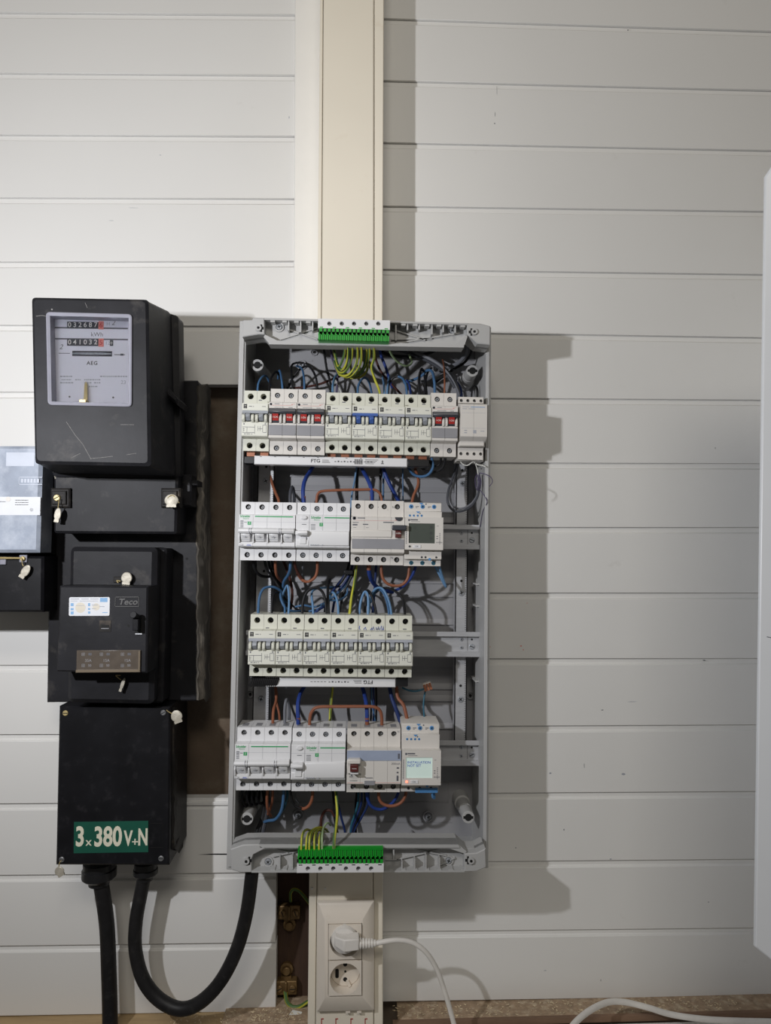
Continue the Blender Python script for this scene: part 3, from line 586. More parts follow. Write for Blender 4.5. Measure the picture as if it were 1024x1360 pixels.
for t in (.055, .90):
    hs_ = [(-W/2+4+(W-9)/3*i, f(t), 2.3) for i in range(4)]; m.holed(-W/2, W/2-2, f(t)-(3.6 if t < .5 else 8), f(t)+(5 if t < .5 else 8), 42, 47, hs_)
    obj('terminal_strip', m, 'warm', fr.o); m = MB()
    for c in hs_: hl.cyl(c[0], c[1], 2.2, 41.5, 42.6, 12); screw('slot', 1.6, c[0], 42.4, c[1], fr.o, m='screw', head=1.5)
obj('hole_shade_disc', hl, 'hole', fr.o)
marks(fr, [(-W*.42, -W*.17, f(.195), f(.203)), (-W*.42, -W*.25, f(.225), f(.235)), (-W*.2, W*.05, f(.225), f(.235)), (-W*.45, W*.45, f(.29), f(.293)), (-W*.45, W*.45, f(.53), f(.533)), (-W*.35, -W*.25, f(.56), f(.575)), (-W*.35, -W*.25, f(.595), f(.61)), (-W*.02, W*.1, f(.56), f(.61)), (W*.25, W*.4, f(.57), f(.58))], 'recess', 66.05, 'small_print')
marks(fr, [(-W*.12, W*.42, f(.197), f(.205))], 'skyblue', 66.1, 'blue_line')
# ---- row 2
mcb4('white four-pole breaker with green line at the left of the second row', 319.5, 393.4, 667, 744.5)
rccb('white residual current switch with green line, second row from the top', 393.8, 464.5, 668, 745.5)
fr = base('residual_current_switch', 'pale grey residual current switch with black lever on its right, second row', 'breaker', 466, 536.3, 665, 750.5, 4, 'warm', sh=(.25, .835), nose=(.26, .81), scr=(.09, .915), hole=3.7, sm='screw', deep=6)
f, W = fr.f, fr.W
m = MB(); m.extr([(58, f(.745)), (61, f(.735)), (61, f(.60)), (58, f(.59))], -W/2+1.5, W/2-.4)
z2 = MB(); z2.extr([(58, f(.755)), (61.3, f(.745)), (61.3, f(.60)), (58, f(.59))], -W/2+1.5, W/2-.4); obj('grey_panel', z2, 'panel', fr.o)
m = MB(); m.extr([(58, f(.585)), (61.5, f(.57)), (61.5, f(.47)), (58, f(.44))], -W/2+1, W/2-17); obj('front_bulge', m, 'warm', fr.o, bevel=.8)
m = MB(); m.box(W/2-17, W/2+1.8, 58, 70, f(.46), f(.385)); obj('lever', m, 'dark', fr.o, bevel=1)
m = MB(); m.box(W/2-12.5, W/2-4.6, 58, 66, f(.575), f(.465)); lv = obj('lever_foot', m, 'maroon', fr.o, bevel=.5); text('I-ON', 3, W/2-8.5, f(.51), 66, 'printw', lv)
m = MB(); m.prism([(W/2-13+5*1.02*(1-math.cos(math.pi*k/8)), f(.262)-5*math.sin(math.pi*k/8)) for k in range(9)], 58, 61.5); obj('test_button', m, 'dark', fr.o)
marks(fr, [(-W*.42, W*.32, f(.315), f(.321)), (W*.32, W*.42, f(.315), f(.295))], 'redline', 60.1, 'red_line')
marks(fr, [(-W*.38, -W*.24, f(.275), f(.288)), (-W*.47, -W*.36, f(.345), f(.355)), (-W*.47, -W*.38, f(.375), f(.395)), (-W*.28, -W*.18, f(.37), f(.385)), (W*.1, W*.3, f(.335), f(.35)), (-.5, .5, f(.105), f(.115)), (-W*.22, -W*.17, f(.425), f(.43)), (W*.35, W*.42, f(.66), f(.675)), (-W*.46, -W*.4, f(.425), f(.43))], 'print', 60.1, 'small_print')
m = MB(); m.lathe(-W*.44, f(.285), [(2.4, 60), (2.4, 60.2), (1.6, 60.2), (1.6, 60)], 14); obj('emblem', m, 'print', fr.o)
text('N', 4.5, W/2-14.5, f(.10), 44, 'print', fr.o); text('N', 4.5, W/2-15.5, f(.885), 44, 'print', fr.o)
def energy_meter(label, x0, x1, y0, y1, lit, fa):
    """fa: fractions of the face top and bottom"""
    fr = Frame('energy_meter', label, 'energy meter', (x0+x1)/2, (y0+y1)/2, RAIL, G)
    a = fr.p(x0, (y0+y1)/2, RAIL+46); b = fr.p(x1, (y0+y1)/2, RAIL+46); t = fr.p((x0+x1)/2, y0, RAIL+46); u = fr.p((x0+x1)/2, y1, RAIL+46)
    cx, cz = (a[0]+b[0])/2, (t[1]+u[1])/2; W, H = b[0]-a[0], t[1]-u[1]; g = fr.g
    fr.x += cx*math.cos(g)+cz*math.sin(g); fr.z += -cx*math.sin(g)+cz*math.cos(g); fr.o.location = (fr.x/1000, -RAIL/1000, fr.z/1000)
    f = lambda k: sf(H, k); w = W/2
    m = MB(); m.extr([(-4, -H/2+14), (-4, H/2-14), (4, H/2-14), (4, H/2), (42, H/2), (46, H/2-1), (46, f(.145)), (52, f(.15)), (52, f(fa[0])), (52, f(fa[1])), (52, f(.89)), (44, f(.90)), (44, -H/2), (4, -H/2), (4, -H/2+14)], -w, w)
    obj('body', m, 'warm', fr.o, bevel=.4, seg=1)
    fw0, fw1 = -w-.2, w+.6
    m = MB(); L0, L1, T, B = -w+5, w-10.5, f(fa[0]+.095), f(fa[1]-.10)
    for r in ((fw0, fw1, T, f(fa[0])), (fw0, fw1, f(fa[1]), B), (fw0, L0, B, T), (L1, fw1, B, T)): m.box(r[0], r[1], 50, 63, r[2], r[3])
    obj('face', m, 'warm', fr.o)
    m = MB(); m.box(L0, L1, 58, 61.5, B, T); sc = obj('screen', m, 'lcdon' if lit else 'lcdoff', fr.o); sc['label'] = 'lit pale green screen with blue text' if lit else 'switched-off dark grey screen'
    if lit: text('INSTALLATION\nNOT SET', 4.4, L0+2, T-9, 61.5, 'lcdtext', sc, align='LEFT', bold=.01, sx=1.02)
    else:
        for i, (xx, zz, s) in enumerate(((L1-5, T-5, '28'), (L0+8, T-6, '12'), (L1-5, T-13, '00'), (L1-5, T-20, '00'))): text(s, 5, xx, zz, 61.5, 'printd', sc, sx=.8)
    for i in range(3): screw('cross', 2.9, -w+W*(.18+.31*i), 45.5, f(.07), fr.o, m='skyblue', head=1.4)
    for i in range(4): screw('slot', 1.5, -w+W*(.14+.105*i), 51.6, f(.215), fr.o, m='skyblue', head=.9)
    for i in range(3): screw('slot', 2.9 if not lit else 1.9, -w+W*(.2+.30*i), 43.8, f(.95), fr.o, m=WM['teal'] if not lit else 'dark', head=.9)
    for i, xx in enumerate((.47, .57, .86)): screw('slot', 1.5, -w+W*xx, 51.5, f(.86), fr.o, m='dark', head=.9)
    m = MB(); m.prism([(-w+W*.39, H/2-1), (-w+W*.45, H/2-3.4), (-w+W*.51, H/2-1)], 45, 46.5); obj('blue_catch', m, 'skyblue', fr.o); m = MB(); m.prism([(-w+W*.30, f(.15)), (-w+W*.36, f(.18)), (-w+W*.42, f(.15))], 50, 52.4); obj('blue_catch', m, 'skyblue', fr.o); m = MB(); m.cyl(-w+W*.68, f(.89), 1.8, 50, 52.5, 12); obj('blue_catch', m, 'skyblue', fr.o)
    m = MB(); m.cyl(-w+W*.58, H/2-2.5, 1, 45.5, 46.3, 8); m.cyl(-w+W*.41, f(.18), .9, 51.5, 52.3, 8)
    for xx in (.30, .63): m.box(-w+W*xx, -w+W*(xx+.09), 45.5, 46.15, f(.075), f(.065)); m.box(-w+W*xx, -w+W*(xx+.05), 45.5, 46.15, f(.09), f(.083))
    obj('print', m, 'print', fr.o)
    m = MB()
    z = T-3
    for i in range(16): m.box(-w+1, -w+2.6, 62.9, 63.1, z-.8, z); m.box(w-4.5, w-3.3, 62.9, 63.1, z-1, z-.3) if i > 5 else None; z -= (T-B)/17
    m.box(-w+4, -w+6.5, 62.9, 63.1, f(fa[0]+.03), f(fa[0]+.06)); m.box(-w+7, -w+17, 62.9, 63.1, f(fa[0]+.032), f(fa[0]+.05)); m.box(-w+8, -w+20, 62.9, 63.1, f(fa[0]+.067), f(fa[0]+.073)); m.box(w-8, w-5.5, 62.9, 63.1, T-3.5, T-3)
    for i in range(7): m.box(w-8.5+i*1.2, w-8+i*1.2, 62.9, 63.1, B+.5, B+2.3)
    m.box(w-8.5, w-6.5, 62.9, 63.1, B+6, B+7); m.box(w-8.5, w-6.5, 62.9, 63.1, B+9, B+10)
    obj('small_print', m, 'print', fr.o)['kind'] = 'stuff'
    zb = (f(fa[1])+B)/2
    m = MB(); m.prism(rrect(-w+10.5, -w+21.5, zb-2.4, zb+2.2, 1), 62, 63.8, .4); bt = obj('button', m, 'white', fr.o); text('OK', 3.2, -w+16, zb, 63.8, 'print', bt)
    m = MB(); m.cyl(-w+6.3, zb, 1.7, 62, 63.9, 14, 1.2); obj('indicator', m, 'led' if lit else 'dark', fr.o)
    return fr
energy_meter('small modular energy meter with dark blank screen, second row', 536.8, 586, 667, 752, False, (.245, .745))
# ---- row 3
labs = ['cream two-pole breaker at the left end of the twelve-wide third row', 'second two-pole breaker from the left in the third row', 'third two-pole breaker from the left in the third row',
        'fourth two-pole breaker from the left in the third row', 'fifth third-row breaker, blue marker scribble above its toggles', 'cream two-pole breaker at the right end of the third row']
for i in range(6):
    breaker(labs[i], 331.8+35.9*i, 331.8+35.9*(i+1), 816+.35*i, 897.8+.35*i, scribble=(i == 4), group='cream breakers of the third row')
# ---- row 4
mcb4('white four-pole breaker with green line at the left of the bottom row', 314, 387, 966, 1049.5)
rccb('white residual current switch with green line, bottom row', 387.6, 459, 967, 1050.5)
fr = base('residual_current_switch', 'residual current switch with pale blue band and maroon toggle, bottom row', 'breaker', 460.5, 531.8, 967.5, 1052, 4, 'warm', sh=(.285, .835), nose=(.29, .82), scr=(.085, .915), hole=3.7, deep=6)
f, W = fr.f, fr.W
m = MB(); m.box(-W/2+.3, W/2-.3, 58, 60.6, f(.45), f(.295)); obj('blue_band', m, 'bluegrey', fr.o)
m = MB(); m.box(-W/2+.5, -W/2+19, 58, 64, f(.64), f(.425)); m.box(-W/2+2, -W/2+18, 60, 70, f(.47), f(.40)); obj('toggle_housing', m, 'warm', fr.o, bevel=1)
m = MB(); m.box(-W/2+4.6, -W/2+15.4, 60, 72, f(.585), f(.475)); obj('toggle', m, 'maroon', fr.o, bevel=.7)
m = MB(); m.box(-W/2+4.8, -W/2+15.2, 60, 72.4, f(.615), f(.60)); m.box(-W/2+7, -W/2+13, 71.9, 72.2, f(.535), f(.53)); obj('toggle_lip', m, 'white', fr.o)
marks(fr, [(-W/2+1, -W/2+22, f(.79), f(.797)), (W/2-35, W/2-.5, f(.79), f(.797))], 'redline', 60.1, 'red_line')
m = MB(); m.box(-W*.17, W*.02, 59, 61, f(.825), f(.76)); obj('label_holder', m, 'panel', fr.o)
text('300mA', 4, W/2-7, f(.50), 60, 'print', fr.o); text('40A', 3.4, -W/2+6, f(.70), 60, 'print', fr.o)
marks(fr, [(-W*.15, -W*.02, f(.71), f(.717)), (W*.42, W*.46, f(.55), f(.57)), (W*.42, W*.45, f(.62), f(.64)), (W*.42, W*.45, f(.68), f(.76)), (-W*.42, -W*.40, f(.65), f(.68)), (W*.44, W*.475, f(.34), f(.42)), (-W*.44, -W*.3, f(.755), f(.76))], 'print', 60.75, 'small_print')
text('N', 3.5, W/2-3, f(.05), 44, 'print', fr.o)
em = energy_meter('small modular energy meter with lit screen reading installation not set, bottom row', 533, 583, 960.5, 1052, True, (.35, .84))
m = MB(); W = 50; m.box(-6, 24, 40, 45.5, -46.5, -40.5); m.tube(spline([(17, 42, -46), (18, 40, -54), (21, 36, -56), (20, 30, -46)]), 1.4, 7); obj('blue_tag', m, 'skyblue', em.o)

# ---- busbars
def busbar(label, y0, y1, xa, xw0, xw1, xb, h, flip=False, tabs=()):
    fr = Frame('busbar', label, 'busbar', (xa+xb)/2, (y0+y1)/2, 60, G)
    q = lambda x, y: fr.p(x, y, h)
    dy = (y0+y1)/2; hh = (y1-y0)/2; yy = lambda x: dy+(x-(xa+xb)/2)*.004
    def rc(a, b, e=0): x0, zb_ = q(a, yy(a)+hh); x1, zt_ = q(b, yy(b)-hh); zb_ = q((xa+xb)/2, dy+hh)[1]; zt_ = q((xa+xb)/2, dy-hh)[1]; return x0, x1, zb_+e, zt_-e
    m = MB(); a = rc(xw0, xw1); m.prism([(a[0], a[2]), (a[1], a[2]), (a[1], a[3]), (a[0], a[3])], 28, h-60, .8); obj('cover', m, 'white', fr.o)
    for s, e in ((xa, xw0), (xw1, xb)):
        m = MB(); c = rc(s, e, .8); m.box(c[0], c[1], 22, h-61.5, c[2], c[3]); obj('end_cap', m, 'blackplas', fr.o, bevel=1)
    for tx in tabs:
        m = MB(); c = rc(tx-5.4, tx+5.4); m.box(c[0], c[1], 24, 38, a[3]-1, a[3]+5); m.box(c[0]+1.5, c[1]-1.5, 33, 36, a[3]-1, a[3]+3); obj('copper_tab', m, 'copper', fr.o)
    w = a[1]-a[0]; zc = (a[2]+a[3])/2; rr = 180 if flip else 0; k = -1 if flip else 1; hz = h-60; xc = (a[0]+a[1])/2
    px = (416, 436) if not flip else (491, 462)
    x = fr.p(419 if not flip else 489, dy, h)[0]
    text('FTG', 6.5, x, zc, hz, 'printd', fr.o, bold=.03, rot=rr, sx=1.1)
    mk = []
    for i in range(3): mk.append((x+k*9, x+k*(18+i), zc+k*(1.8-i*1.7), zc+k*(1.2-i*1.7)))
    for i in range(7): xx = x+k*(26+i*4.2); mk.append((xx, xx+k*2.4, zc-.9, zc+(.9 if i % 2 else .2)))
    for i in range(5): mk.append((x+k*(57+i*4.5), x+k*(60+i*4.5), zc-.4, zc+.3))
    mk = [(min(a_, b_), max(a_, b_), c_, d_) for a_, b_, c_, d_ in mk]
    if not flip:
        for i in range(12): xx = fr.p(471, dy, h)[0]+i*.95; mk.append((xx, xx+(.5 if i % 3 else .8), zc-3.6, zc+3.6))
        for i in range(4): xx = fr.p(485, dy, h)[0]; mk.append((xx, xx+18-i*2, zc+2.6-i*1.8, zc+3.2-i*1.8))
        xx = fr.p(508, dy, h)[0]; mk += [(xx-2, xx+2, zc-2.6, zc-1.6), (xx-.5, xx+.5, zc-2, zc+2.6), (xx-1.4, xx+1.4, zc, zc+.8)]
        for i in range(8): xx = fr.p(345+19*i, dy, h)[0]; mk.append((xx, xx+2.6, a[3]-1.6, a[3]-.9))
    marks(fr, mk, 'printd', hz, 'small_print', 'stuff')
    return fr
busbar('long white-covered busbar under the breakers of the top row', 607, 618.5, 323.5, 337.5, 541, 570.5, 104, tabs=(332, 350, 440, 458, 476, 493, 510, 528, 545, 562))
bb = busbar('white-covered busbar with taped black left end, under the third row', 898.5, 912.5, 331, 352, 525.5, 542, 100, flip=True)
m = MB()
for i in range(14):
    x, z = bb.p(333+i*2.6, 905, 100); m.tube([(x-1.5, 38, z-6.3), (x+.5, 41, z-2), (x+2.2, 41, z+3), (x+3, 37, z+6)], 1.9, 6)
obj('tape_wrap', m, 'rubber', bb.o)
# ---- green earth terminal blocks
def earth(label, y0, y1, yw0, yw1, xa, xb, n, holes, hy, top):
    fr = Frame('earth_terminal', label, 'terminal block', (xa+xb)/2, (y0+y1)/2, 127, G)
    H = 158; (a, zb_), (b, zt_) = fr.p(xa, y1, H), fr.p(xb, y0, H); zb_ = fr.p((xa+xb)/2, y1, H)[1]; zt_ = fr.p((xa+xb)/2, y0, H)[1]; h = H-127; pw = (b-a)/n
    m = MB(); m.box(a, b, 15, h-3.5, zb_, zt_); 
    mid = zb_+(zt_-zb_)*.5
    for i in range(n):
        x = a+pw*i
        if top:
            m.box(x+.4, x+pw-.4, h-4, h, mid-1, mid+3.2); m.box(x+1.5, x+pw-.3, h-4, h, mid, zt_); m.box(x+.3, x+pw*.42, h-4, h-.6, zb_, mid); m.box(x+pw*.58, x+pw-.3, h-4, h, zb_, mid)
        else:
            m.box(x+.4, x+pw-.4, h-4, h, mid-2.6, mid+1.2); m.box(x+1.5, x+pw-.3, h-4, h, zb_, mid); m.box(x+.3, x+pw*.42, h-4, h-.6, mid, zt_); m.box(x+pw*.58, x+pw-.3, h-4, h, mid, zt_)
    m.box(a, b, h-4, h-.3, mid+(-.6 if top else -.8), mid+.8)
    g_ = obj('clamp_row', m, 'green', fr.o); m = MB()
    for i in range(n):
        x = a+pw*i
        if top: m.box(x-.5, x+1.3, h-1, h+.15, mid+2.4, zt_-1.5); m.box(x+pw*.42, x+pw*.58, h-5, h-.4, zb_+.5, mid-1)
        else: m.box(x-.6, x+1.5, h-1, h+.15, zb_+1.5, mid-2.4); m.box(x+pw*.42, x+pw*.58, h-5, h+.05, mid+1.2, zt_-.8)
    obj('clamp_slot', m, 'hole', fr.o)['kind'] = 'stuff'
    m = MB(); z0, z1 = fr.p((xa+xb)/2, yw1, H)[1], fr.p((xa+xb)/2, yw0, H)[1]
    hs_ = [(fr.p(x, hy, H)[0], fr.p(x, hy, H)[1]+(0), 2.9) for x in holes]; hs_ = [(x, min(max(z, z0+3.4), z1-3.4), r) for x, z, r in hs_]
    m.holed(a-.5, b+.8, z0, z1, h-8, h+.8, hs_, 12); obj('strip', m, 'white', fr.o)
    m = MB()
    for x, z, r in hs_: m.cyl(x, z, 2.8, h-8.2, h-7, 12); screw('slot', 2.2, x, h-7, z, fr.o, m='screw', head=4)
    obj('hole_shade_disc', m, 'hole', fr.o)
    m = MB(); nn = len(holes); ze = z0+1.2 if top else z1-1.2
    for i in range(nn+1):
        x = a+4+(b-a-8)/nn*i; m.box(x-2.2, x+2.2, h+.7, h+.95, ze-.6, ze+.6)
    obj('tick_mark', m, 'green' if top else 'printd', fr.o)
earth('green earth terminal block clipped to the top end of the fuse box', 437, 452, 424.5, 437, 422.5, 517, 17, (437.5, 454, 470.3, 486.6, 502.5), 430, True)
earth('green earth terminal block clipped to the bottom end of the fuse box', 1130, 1147, 1147, 1158.5, 395, 509, 20, (409, 425.6, 442.7, 459.6, 476, 493), 1153.5, False)

# ================================================================ WIRES
ORD = ['first', 'second', 'third', 'fourth', 'fifth', 'sixth', 'seventh', 'eighth', 'ninth', 'tenth']; _seen = {}
def wire(label, pts, col, r, group=None, name='wire', cat='wire', ferr=None, k=6):
    """pts: (px, py, h) or (px, py) with the height of the previous point"""
    h = 60; w = []; x0 = None
    if group:
        k_ = _seen[group] = _seen.get(group, -1)+1
        label += ', %s from the left' % ORD[k_]
    for q in pts:
        if len(q) > 2: h = q[2]
        x, z = ray(q[0], q[1], h); w.append((x, h, z))
    sp = spline(w, k); m = MB(); o0 = sp[0]; loc = [(x-o0[0], hh, z-o0[2]) for x, hh, z in sp]
    if col == 'gy': m.tube(loc, r, 8, mats=[0, 0, 1, 0, 0, 0, 1, 0] if random.random() < .6 else [1, 0, 0, 1, 1, 0, 0, 1], twist=.12); ms = [WM['yellow'], WM['green']]
    else: m.tube(loc, r, 8); ms = [WM[col]]
    o = obj(name, m, ms); o.location = (o0[0]/1000, 0, o0[2]/1000); tag(o, label, cat, group)
    if ferr:
        (fx, fy, fh), (gx, gy_, gh) = ferr; m = MB(); a = ray(fx, fy, fh); b = ray(gx, gy_, gh)
        m.tube([(a[0]-o0[0], fh, a[1]-o0[2]), (b[0]-o0[0], gh, b[1]-o0[2])], r*1.06, 10); obj('ferrule', m, WM['brown'], o)
    return o
LG = 'earth wire looping down from the top green terminal block'; GG = 'earth wires under the top terminal block'
for pts in ([(458, 452, 142), (457.5, 470, 112), (450, 487, 95), (445.5, 472, 78), (441, 455, 60)],
            [(463, 452, 142), (461.5, 478, 112), (454, 491, 96), (447, 480, 78), (443, 459, 56)],
            [(468, 452, 142), (467, 475, 112), (460, 492, 98), (451, 494, 80), (444, 480, 56)],
            [(474, 452, 142), (474, 480, 114), (464, 497, 100), (452, 498, 82), (446, 486, 52)],
            [(479.5, 452, 142), (479, 482, 112), (468, 498, 98), (457, 500, 80), (449, 490, 50)],
            [(485.5, 452, 142), (486.5, 470, 116), (482, 489, 98), (470, 500, 84), (460, 497, 50)],
            [(490.5, 452, 142), (490, 474, 112), (484, 489, 92), (475, 499, 76), (464, 498, 46)],
            [(487, 460, 120), (488, 480, 100), (487, 493, 84), (478, 501, 70), (466, 502, 46)]):
    wire(LG, pts, 'gy', 1.75, GG)
wire('yellow-green earth wire dropping into the breaker right of the blue toggles', [(495.5, 452, 142), (497, 475, 116), (493.5, 488, 104), (498, 504, 98), (503.5, 518, 95), (505, 530, 90)], 'gy', 1.8)
wire('green-grey earth wire hooking right from under the top terminal block', [(513.5, 454, 138), (520, 471, 100), (530, 482, 80), (540, 486, 70), (547, 481, 60), (543, 471, 50)], WC and 'pgreen', 1.5)
LB = 'blue wire arching into the tops of the left breakers, top row'; GB = 'blue wires above the left of the top row'
wire(LB, [(342, 524, 92), (343, 510, 88), (348, 501, 80), (354, 500, 66), (359, 512, 50)], 'blue', 1.5, GB)
wire(LB, [(375.5, 524, 92), (374.5, 508, 86), (371.5, 492, 70), (369, 503, 50)], 'blue', 1.5, GB)
wire(LB, [(404, 524, 92), (404, 505, 88), (401, 490, 70), (394, 486, 40)], 'blue', 1.5, GB)
LK = 'black wire arching into the tops of the left breakers, top row'; GK = 'black wires above the left of the top row'
wire(LK, [(357, 524, 92), (359, 505, 84), (366, 494, 70), (371, 499, 60), (377, 514, 50), (384, 530, 40)], 'black', 1.6, GK)
wire(LK, [(389, 524, 92), (388, 505, 88), (387, 487, 70), (393, 482, 44), (402, 482, 20)], 'black', 1.6, GK)
wire(LK, [(421.5, 524, 92), (420, 503, 88), (412, 488, 70), (402, 488, 58), (391, 499, 50), (379, 520, 40)], 'black', 1.6, GK)
wire('long black wire hanging left of the earth wire loops', [(429, 455, 70), (431, 470, 60), (434, 490, 50), (440, 515, 40), (442, 540, 30)], 'black', 1.7)
wire('thin black wire beside the long one, passing behind the earth loops', [(438, 456, 60), (441, 475, 50), (448, 498, 40), (446, 530, 30)], 'purple', 1.5)
wire('brown wire lying low behind the left breakers, top row', [(385, 516, 35), (405, 514, 35), (425, 510, 35), (445, 502, 35), (456, 498, 30)], 'dbrown', 1.7)
wire('light blue wire dropping straight into the first breaker after the red toggles', [(442, 530, 92), (442, 512, 84), (446, 499, 60), (456, 493, 40)], 'lblue', 1.6)
wire('thin white wire slanting down below the earth loops', [(446, 505, 60), (450, 514, 74), (455, 526, 90)], 'white', .7)
wire('blue wire arch above the blue-toggle breaker', [(475, 530, 92), (476, 512, 84), (483, 502, 74), (490, 507, 60), (494, 524, 50)], 'blue', 1.6)
wire('bright blue wire crossing down right of the earth loops', [(502, 455, 70), (506, 472, 60), (512, 487, 56), (516, 500, 50), (521, 515, 40)], 'royal', 2)
wire('light blue wire, left of two side by side above the top row middle', [(510.5, 530, 92), (510, 512, 80), (508, 500, 50)], 'lblue', 1.6)
wire('light blue wire, right of two side by side above the top row middle', [(513.6, 530, 92), (515, 512, 80), (517, 500, 50)], 'lblue', 1.5)
wire('brown and black wire slanting behind the middle breakers, top row', [(496, 462, 60), (500, 480, 52), (507, 495, 48), (520, 510, 44), (535, 526, 40)], 'dbrown', 1.7)
wire('black wire arch meeting a blue one above the middle breakers', [(515, 530, 60), (516, 512, 66), (521, 503, 70), (527, 500, 72), (531, 501, 74)], 'black', 1.8)
wire('grey-blue wire arch falling into a middle breaker of the top row', [(529, 500, 74), (535, 503, 78), (539, 512, 86), (541, 530, 92)], 'blue', 1.7)
wire('blue wire standing behind the grey-blue arch', [(546, 530, 86), (544, 512, 70), (540, 505, 50)], 'royal', 1.6)
wire('thick blue wire crossing right into the single red-toggle breaker', [(536, 508, 50), (548, 505, 56), (560, 499, 64), (567, 492, 72), (574, 494, 80), (577, 508, 88), (577.5, 528, 92)], 'blue', 2)
LQ = 'black wire rising from the last cream breaker of the top row'; GQ = 'black wires left of the single red-toggle breaker'
wire(LQ, [(557.5, 530, 92), (556.5, 505, 86), (560, 490, 74), (564, 500, 64), (567, 528, 50)], 'black', 1.8, GQ)
wire(LQ, [(563, 530, 92), (565, 508, 84), (568, 495, 64), (573, 489, 40)], 'black', 1.6, GQ)
wire('brown wire standing straight into the single red-toggle breaker', [(590, 528, 92), (590.5, 510, 88), (590, 490, 70), (588, 478, 40)], 'brown', 1.3)
wire('thick grey cable sweeping down right behind the top row', [(538, 462, 40), (552, 468, 46), (568, 475, 54), (586, 486, 60), (601, 502, 62), (609, 520, 60), (611, 540, 50)], 'grey', 2.7, name='cable', cat='cable')
wire('thick grey cable curving in from the upper right corner of the box', [(620, 457, 70), (618.5, 470, 60), (610, 481, 46), (598, 487, 34), (585, 494, 26), (560, 508, 20)], 'grey', 2.9, name='cable', cat='cable')
wire('black cable beside the grey one in the upper right corner', [(627, 458, 64), (625, 470, 50), (616, 482, 36), (600, 492, 24), (575, 510, 18)], 'black', 2, name='cable', cat='cable')
wire('thick black cable lying across under the top end frame', [(500, 460, 34), (512, 470, 34), (535, 474, 32), (560, 472, 32), (578, 465, 34), (592, 456, 40)], 'black', 2.7, name='cable', cat='cable')
wire('second grey cable running along the black one under the top end', [(512, 460, 44), (530, 465, 44), (545, 470, 44), (565, 478, 44), (590, 494, 44), (604, 515, 44)], 'dgrey', 2.4, name='cable', cat='cable')
wire('dark blue wire beside the grey cable near the power supply', [(604, 505, 50), (611, 515, 56), (612.5, 527, 60), (610, 540, 60)], 'dblue', 2.2)
wire('black wire loop above the modular power supply', [(626, 534, 80), (627, 518, 70), (631, 512, 60), (634.5, 519, 56), (634, 534, 50)], 'black', 1.3)
wire('thin grey wire hanging down the right inner side of the box', [(643, 464, 60), (640.5, 480, 60), (638.5, 500, 60), (641, 516, 66), (643.5, 532, 70)], 'dgrey', .8)
# between rows 1 and 2
wire('dark brown wire behind the left strip, leftmost below the top row', [(358, 610, 46), (360, 635, 46), (365, 652, 60), (370, 664, 80), (370.5, 674, 88)], 'brown', 2)
wire('dark brown wire right behind the leftmost brown one', [(363.5, 608, 42), (364, 635, 42), (364, 672, 42)], 'dbrown', 2.2)
wire('short grey wire bent over behind the left second-row breaker', [(385.5, 674, 88), (385.5, 656, 84), (388, 647, 74), (390.5, 656, 60), (390.5, 676, 50)], 'dgrey', 2.4)
wire('thick dark blue wire curving down into the white second-row switch', [(420, 612, 50), (413, 624, 62), (405, 638, 80), (402.5, 652, 90), (403.5, 668, 92)], 'royal', 2.8, ferr=((403.3, 659, 91), (403.8, 676, 90)))
LN = 'rigid brown link bridging the two switches of the second row'
wire(LN, [(420.5, 676, 92), (420.7, 663, 92), (423, 655, 92), (431, 652, 92), (455, 650.8, 94), (480, 650.3, 94), (497, 650.5, 94), (504, 655, 93), (507, 664, 92), (507, 676, 92)], 'brown', 1.9)
wire('thick blue wire bending down into the pale grey second-row switch', [(474, 612, 44), (482, 625, 64), (490, 640, 88), (494, 654, 94), (494, 668, 92)], 'royal', 2.8, ferr=((494, 659, 93), (494, 676, 90)))
wire('light blue wire descending behind the start of the pale grey switch', [(474, 618, 50), (471, 638, 50), (467, 660, 50), (465, 690, 46)], 'lblue', 1.3)
wire('black wire twin of the light blue one left of the thick blue wire', [(476, 614, 46), (474, 635, 44), (474, 680, 40)], 'black', 2.4)
wire('thick dark blue wire slanting right behind the second-row switch', [(506, 612, 50), (511, 628, 54), (520, 648, 56), (533, 672, 50)], 'royal', 2.8)
wire('light blue wire straight down right of the brown link', [(510, 620, 46), (509, 645, 44), (509, 680, 40)], 'blue', 1.5)
wire('black wire straight down beside the light blue one', [(506, 614, 40), (505, 645, 38), (505, 680, 36)], 'black', 1.8)
wire('thin pale blue wire above the dark-screen energy meter', [(535, 614, 44), (535, 640, 44), (535.5, 680, 44)], 'blue', 1.0)
wire('brown wire dropping into the dark-screen energy meter', [(551, 622, 66), (555, 634, 80), (555, 645, 86), (549, 659, 90), (546, 674, 90)], 'brown', 2)
wire('blue wire sagging in a loop below the end of the top busbar', [(543, 622, 62), (549, 630, 78), (559, 633, 88), (569, 630, 94), (575, 620, 96), (573, 606, 92)], 'blue', 1.9)
wire('black wire sagging in a loop below the single red-toggle breaker', [(557, 618, 66), (566, 626, 80), (577, 627, 88), (588, 621, 94), (592, 606, 92)], 'black', 1.9)
wire('short black wire looping under the single red-toggle breaker', [(570, 612, 76), (576, 619, 88), (584, 616, 94), (586, 604, 90)], 'black', 1.7)
LL = 'thin cable coil hanging under the power supply'; GL = 'cable coil under the power supply'
wire(LL, [(607, 612, 70), (603, 630, 72), (596, 650, 80), (594.5, 666, 84), (601, 677, 86), (612, 679, 88), (625, 673, 88), (634, 660, 88), (636.5, 645, 86), (636, 632, 84)], 'dgrey', 1.7, GL, 'cable', 'cable')
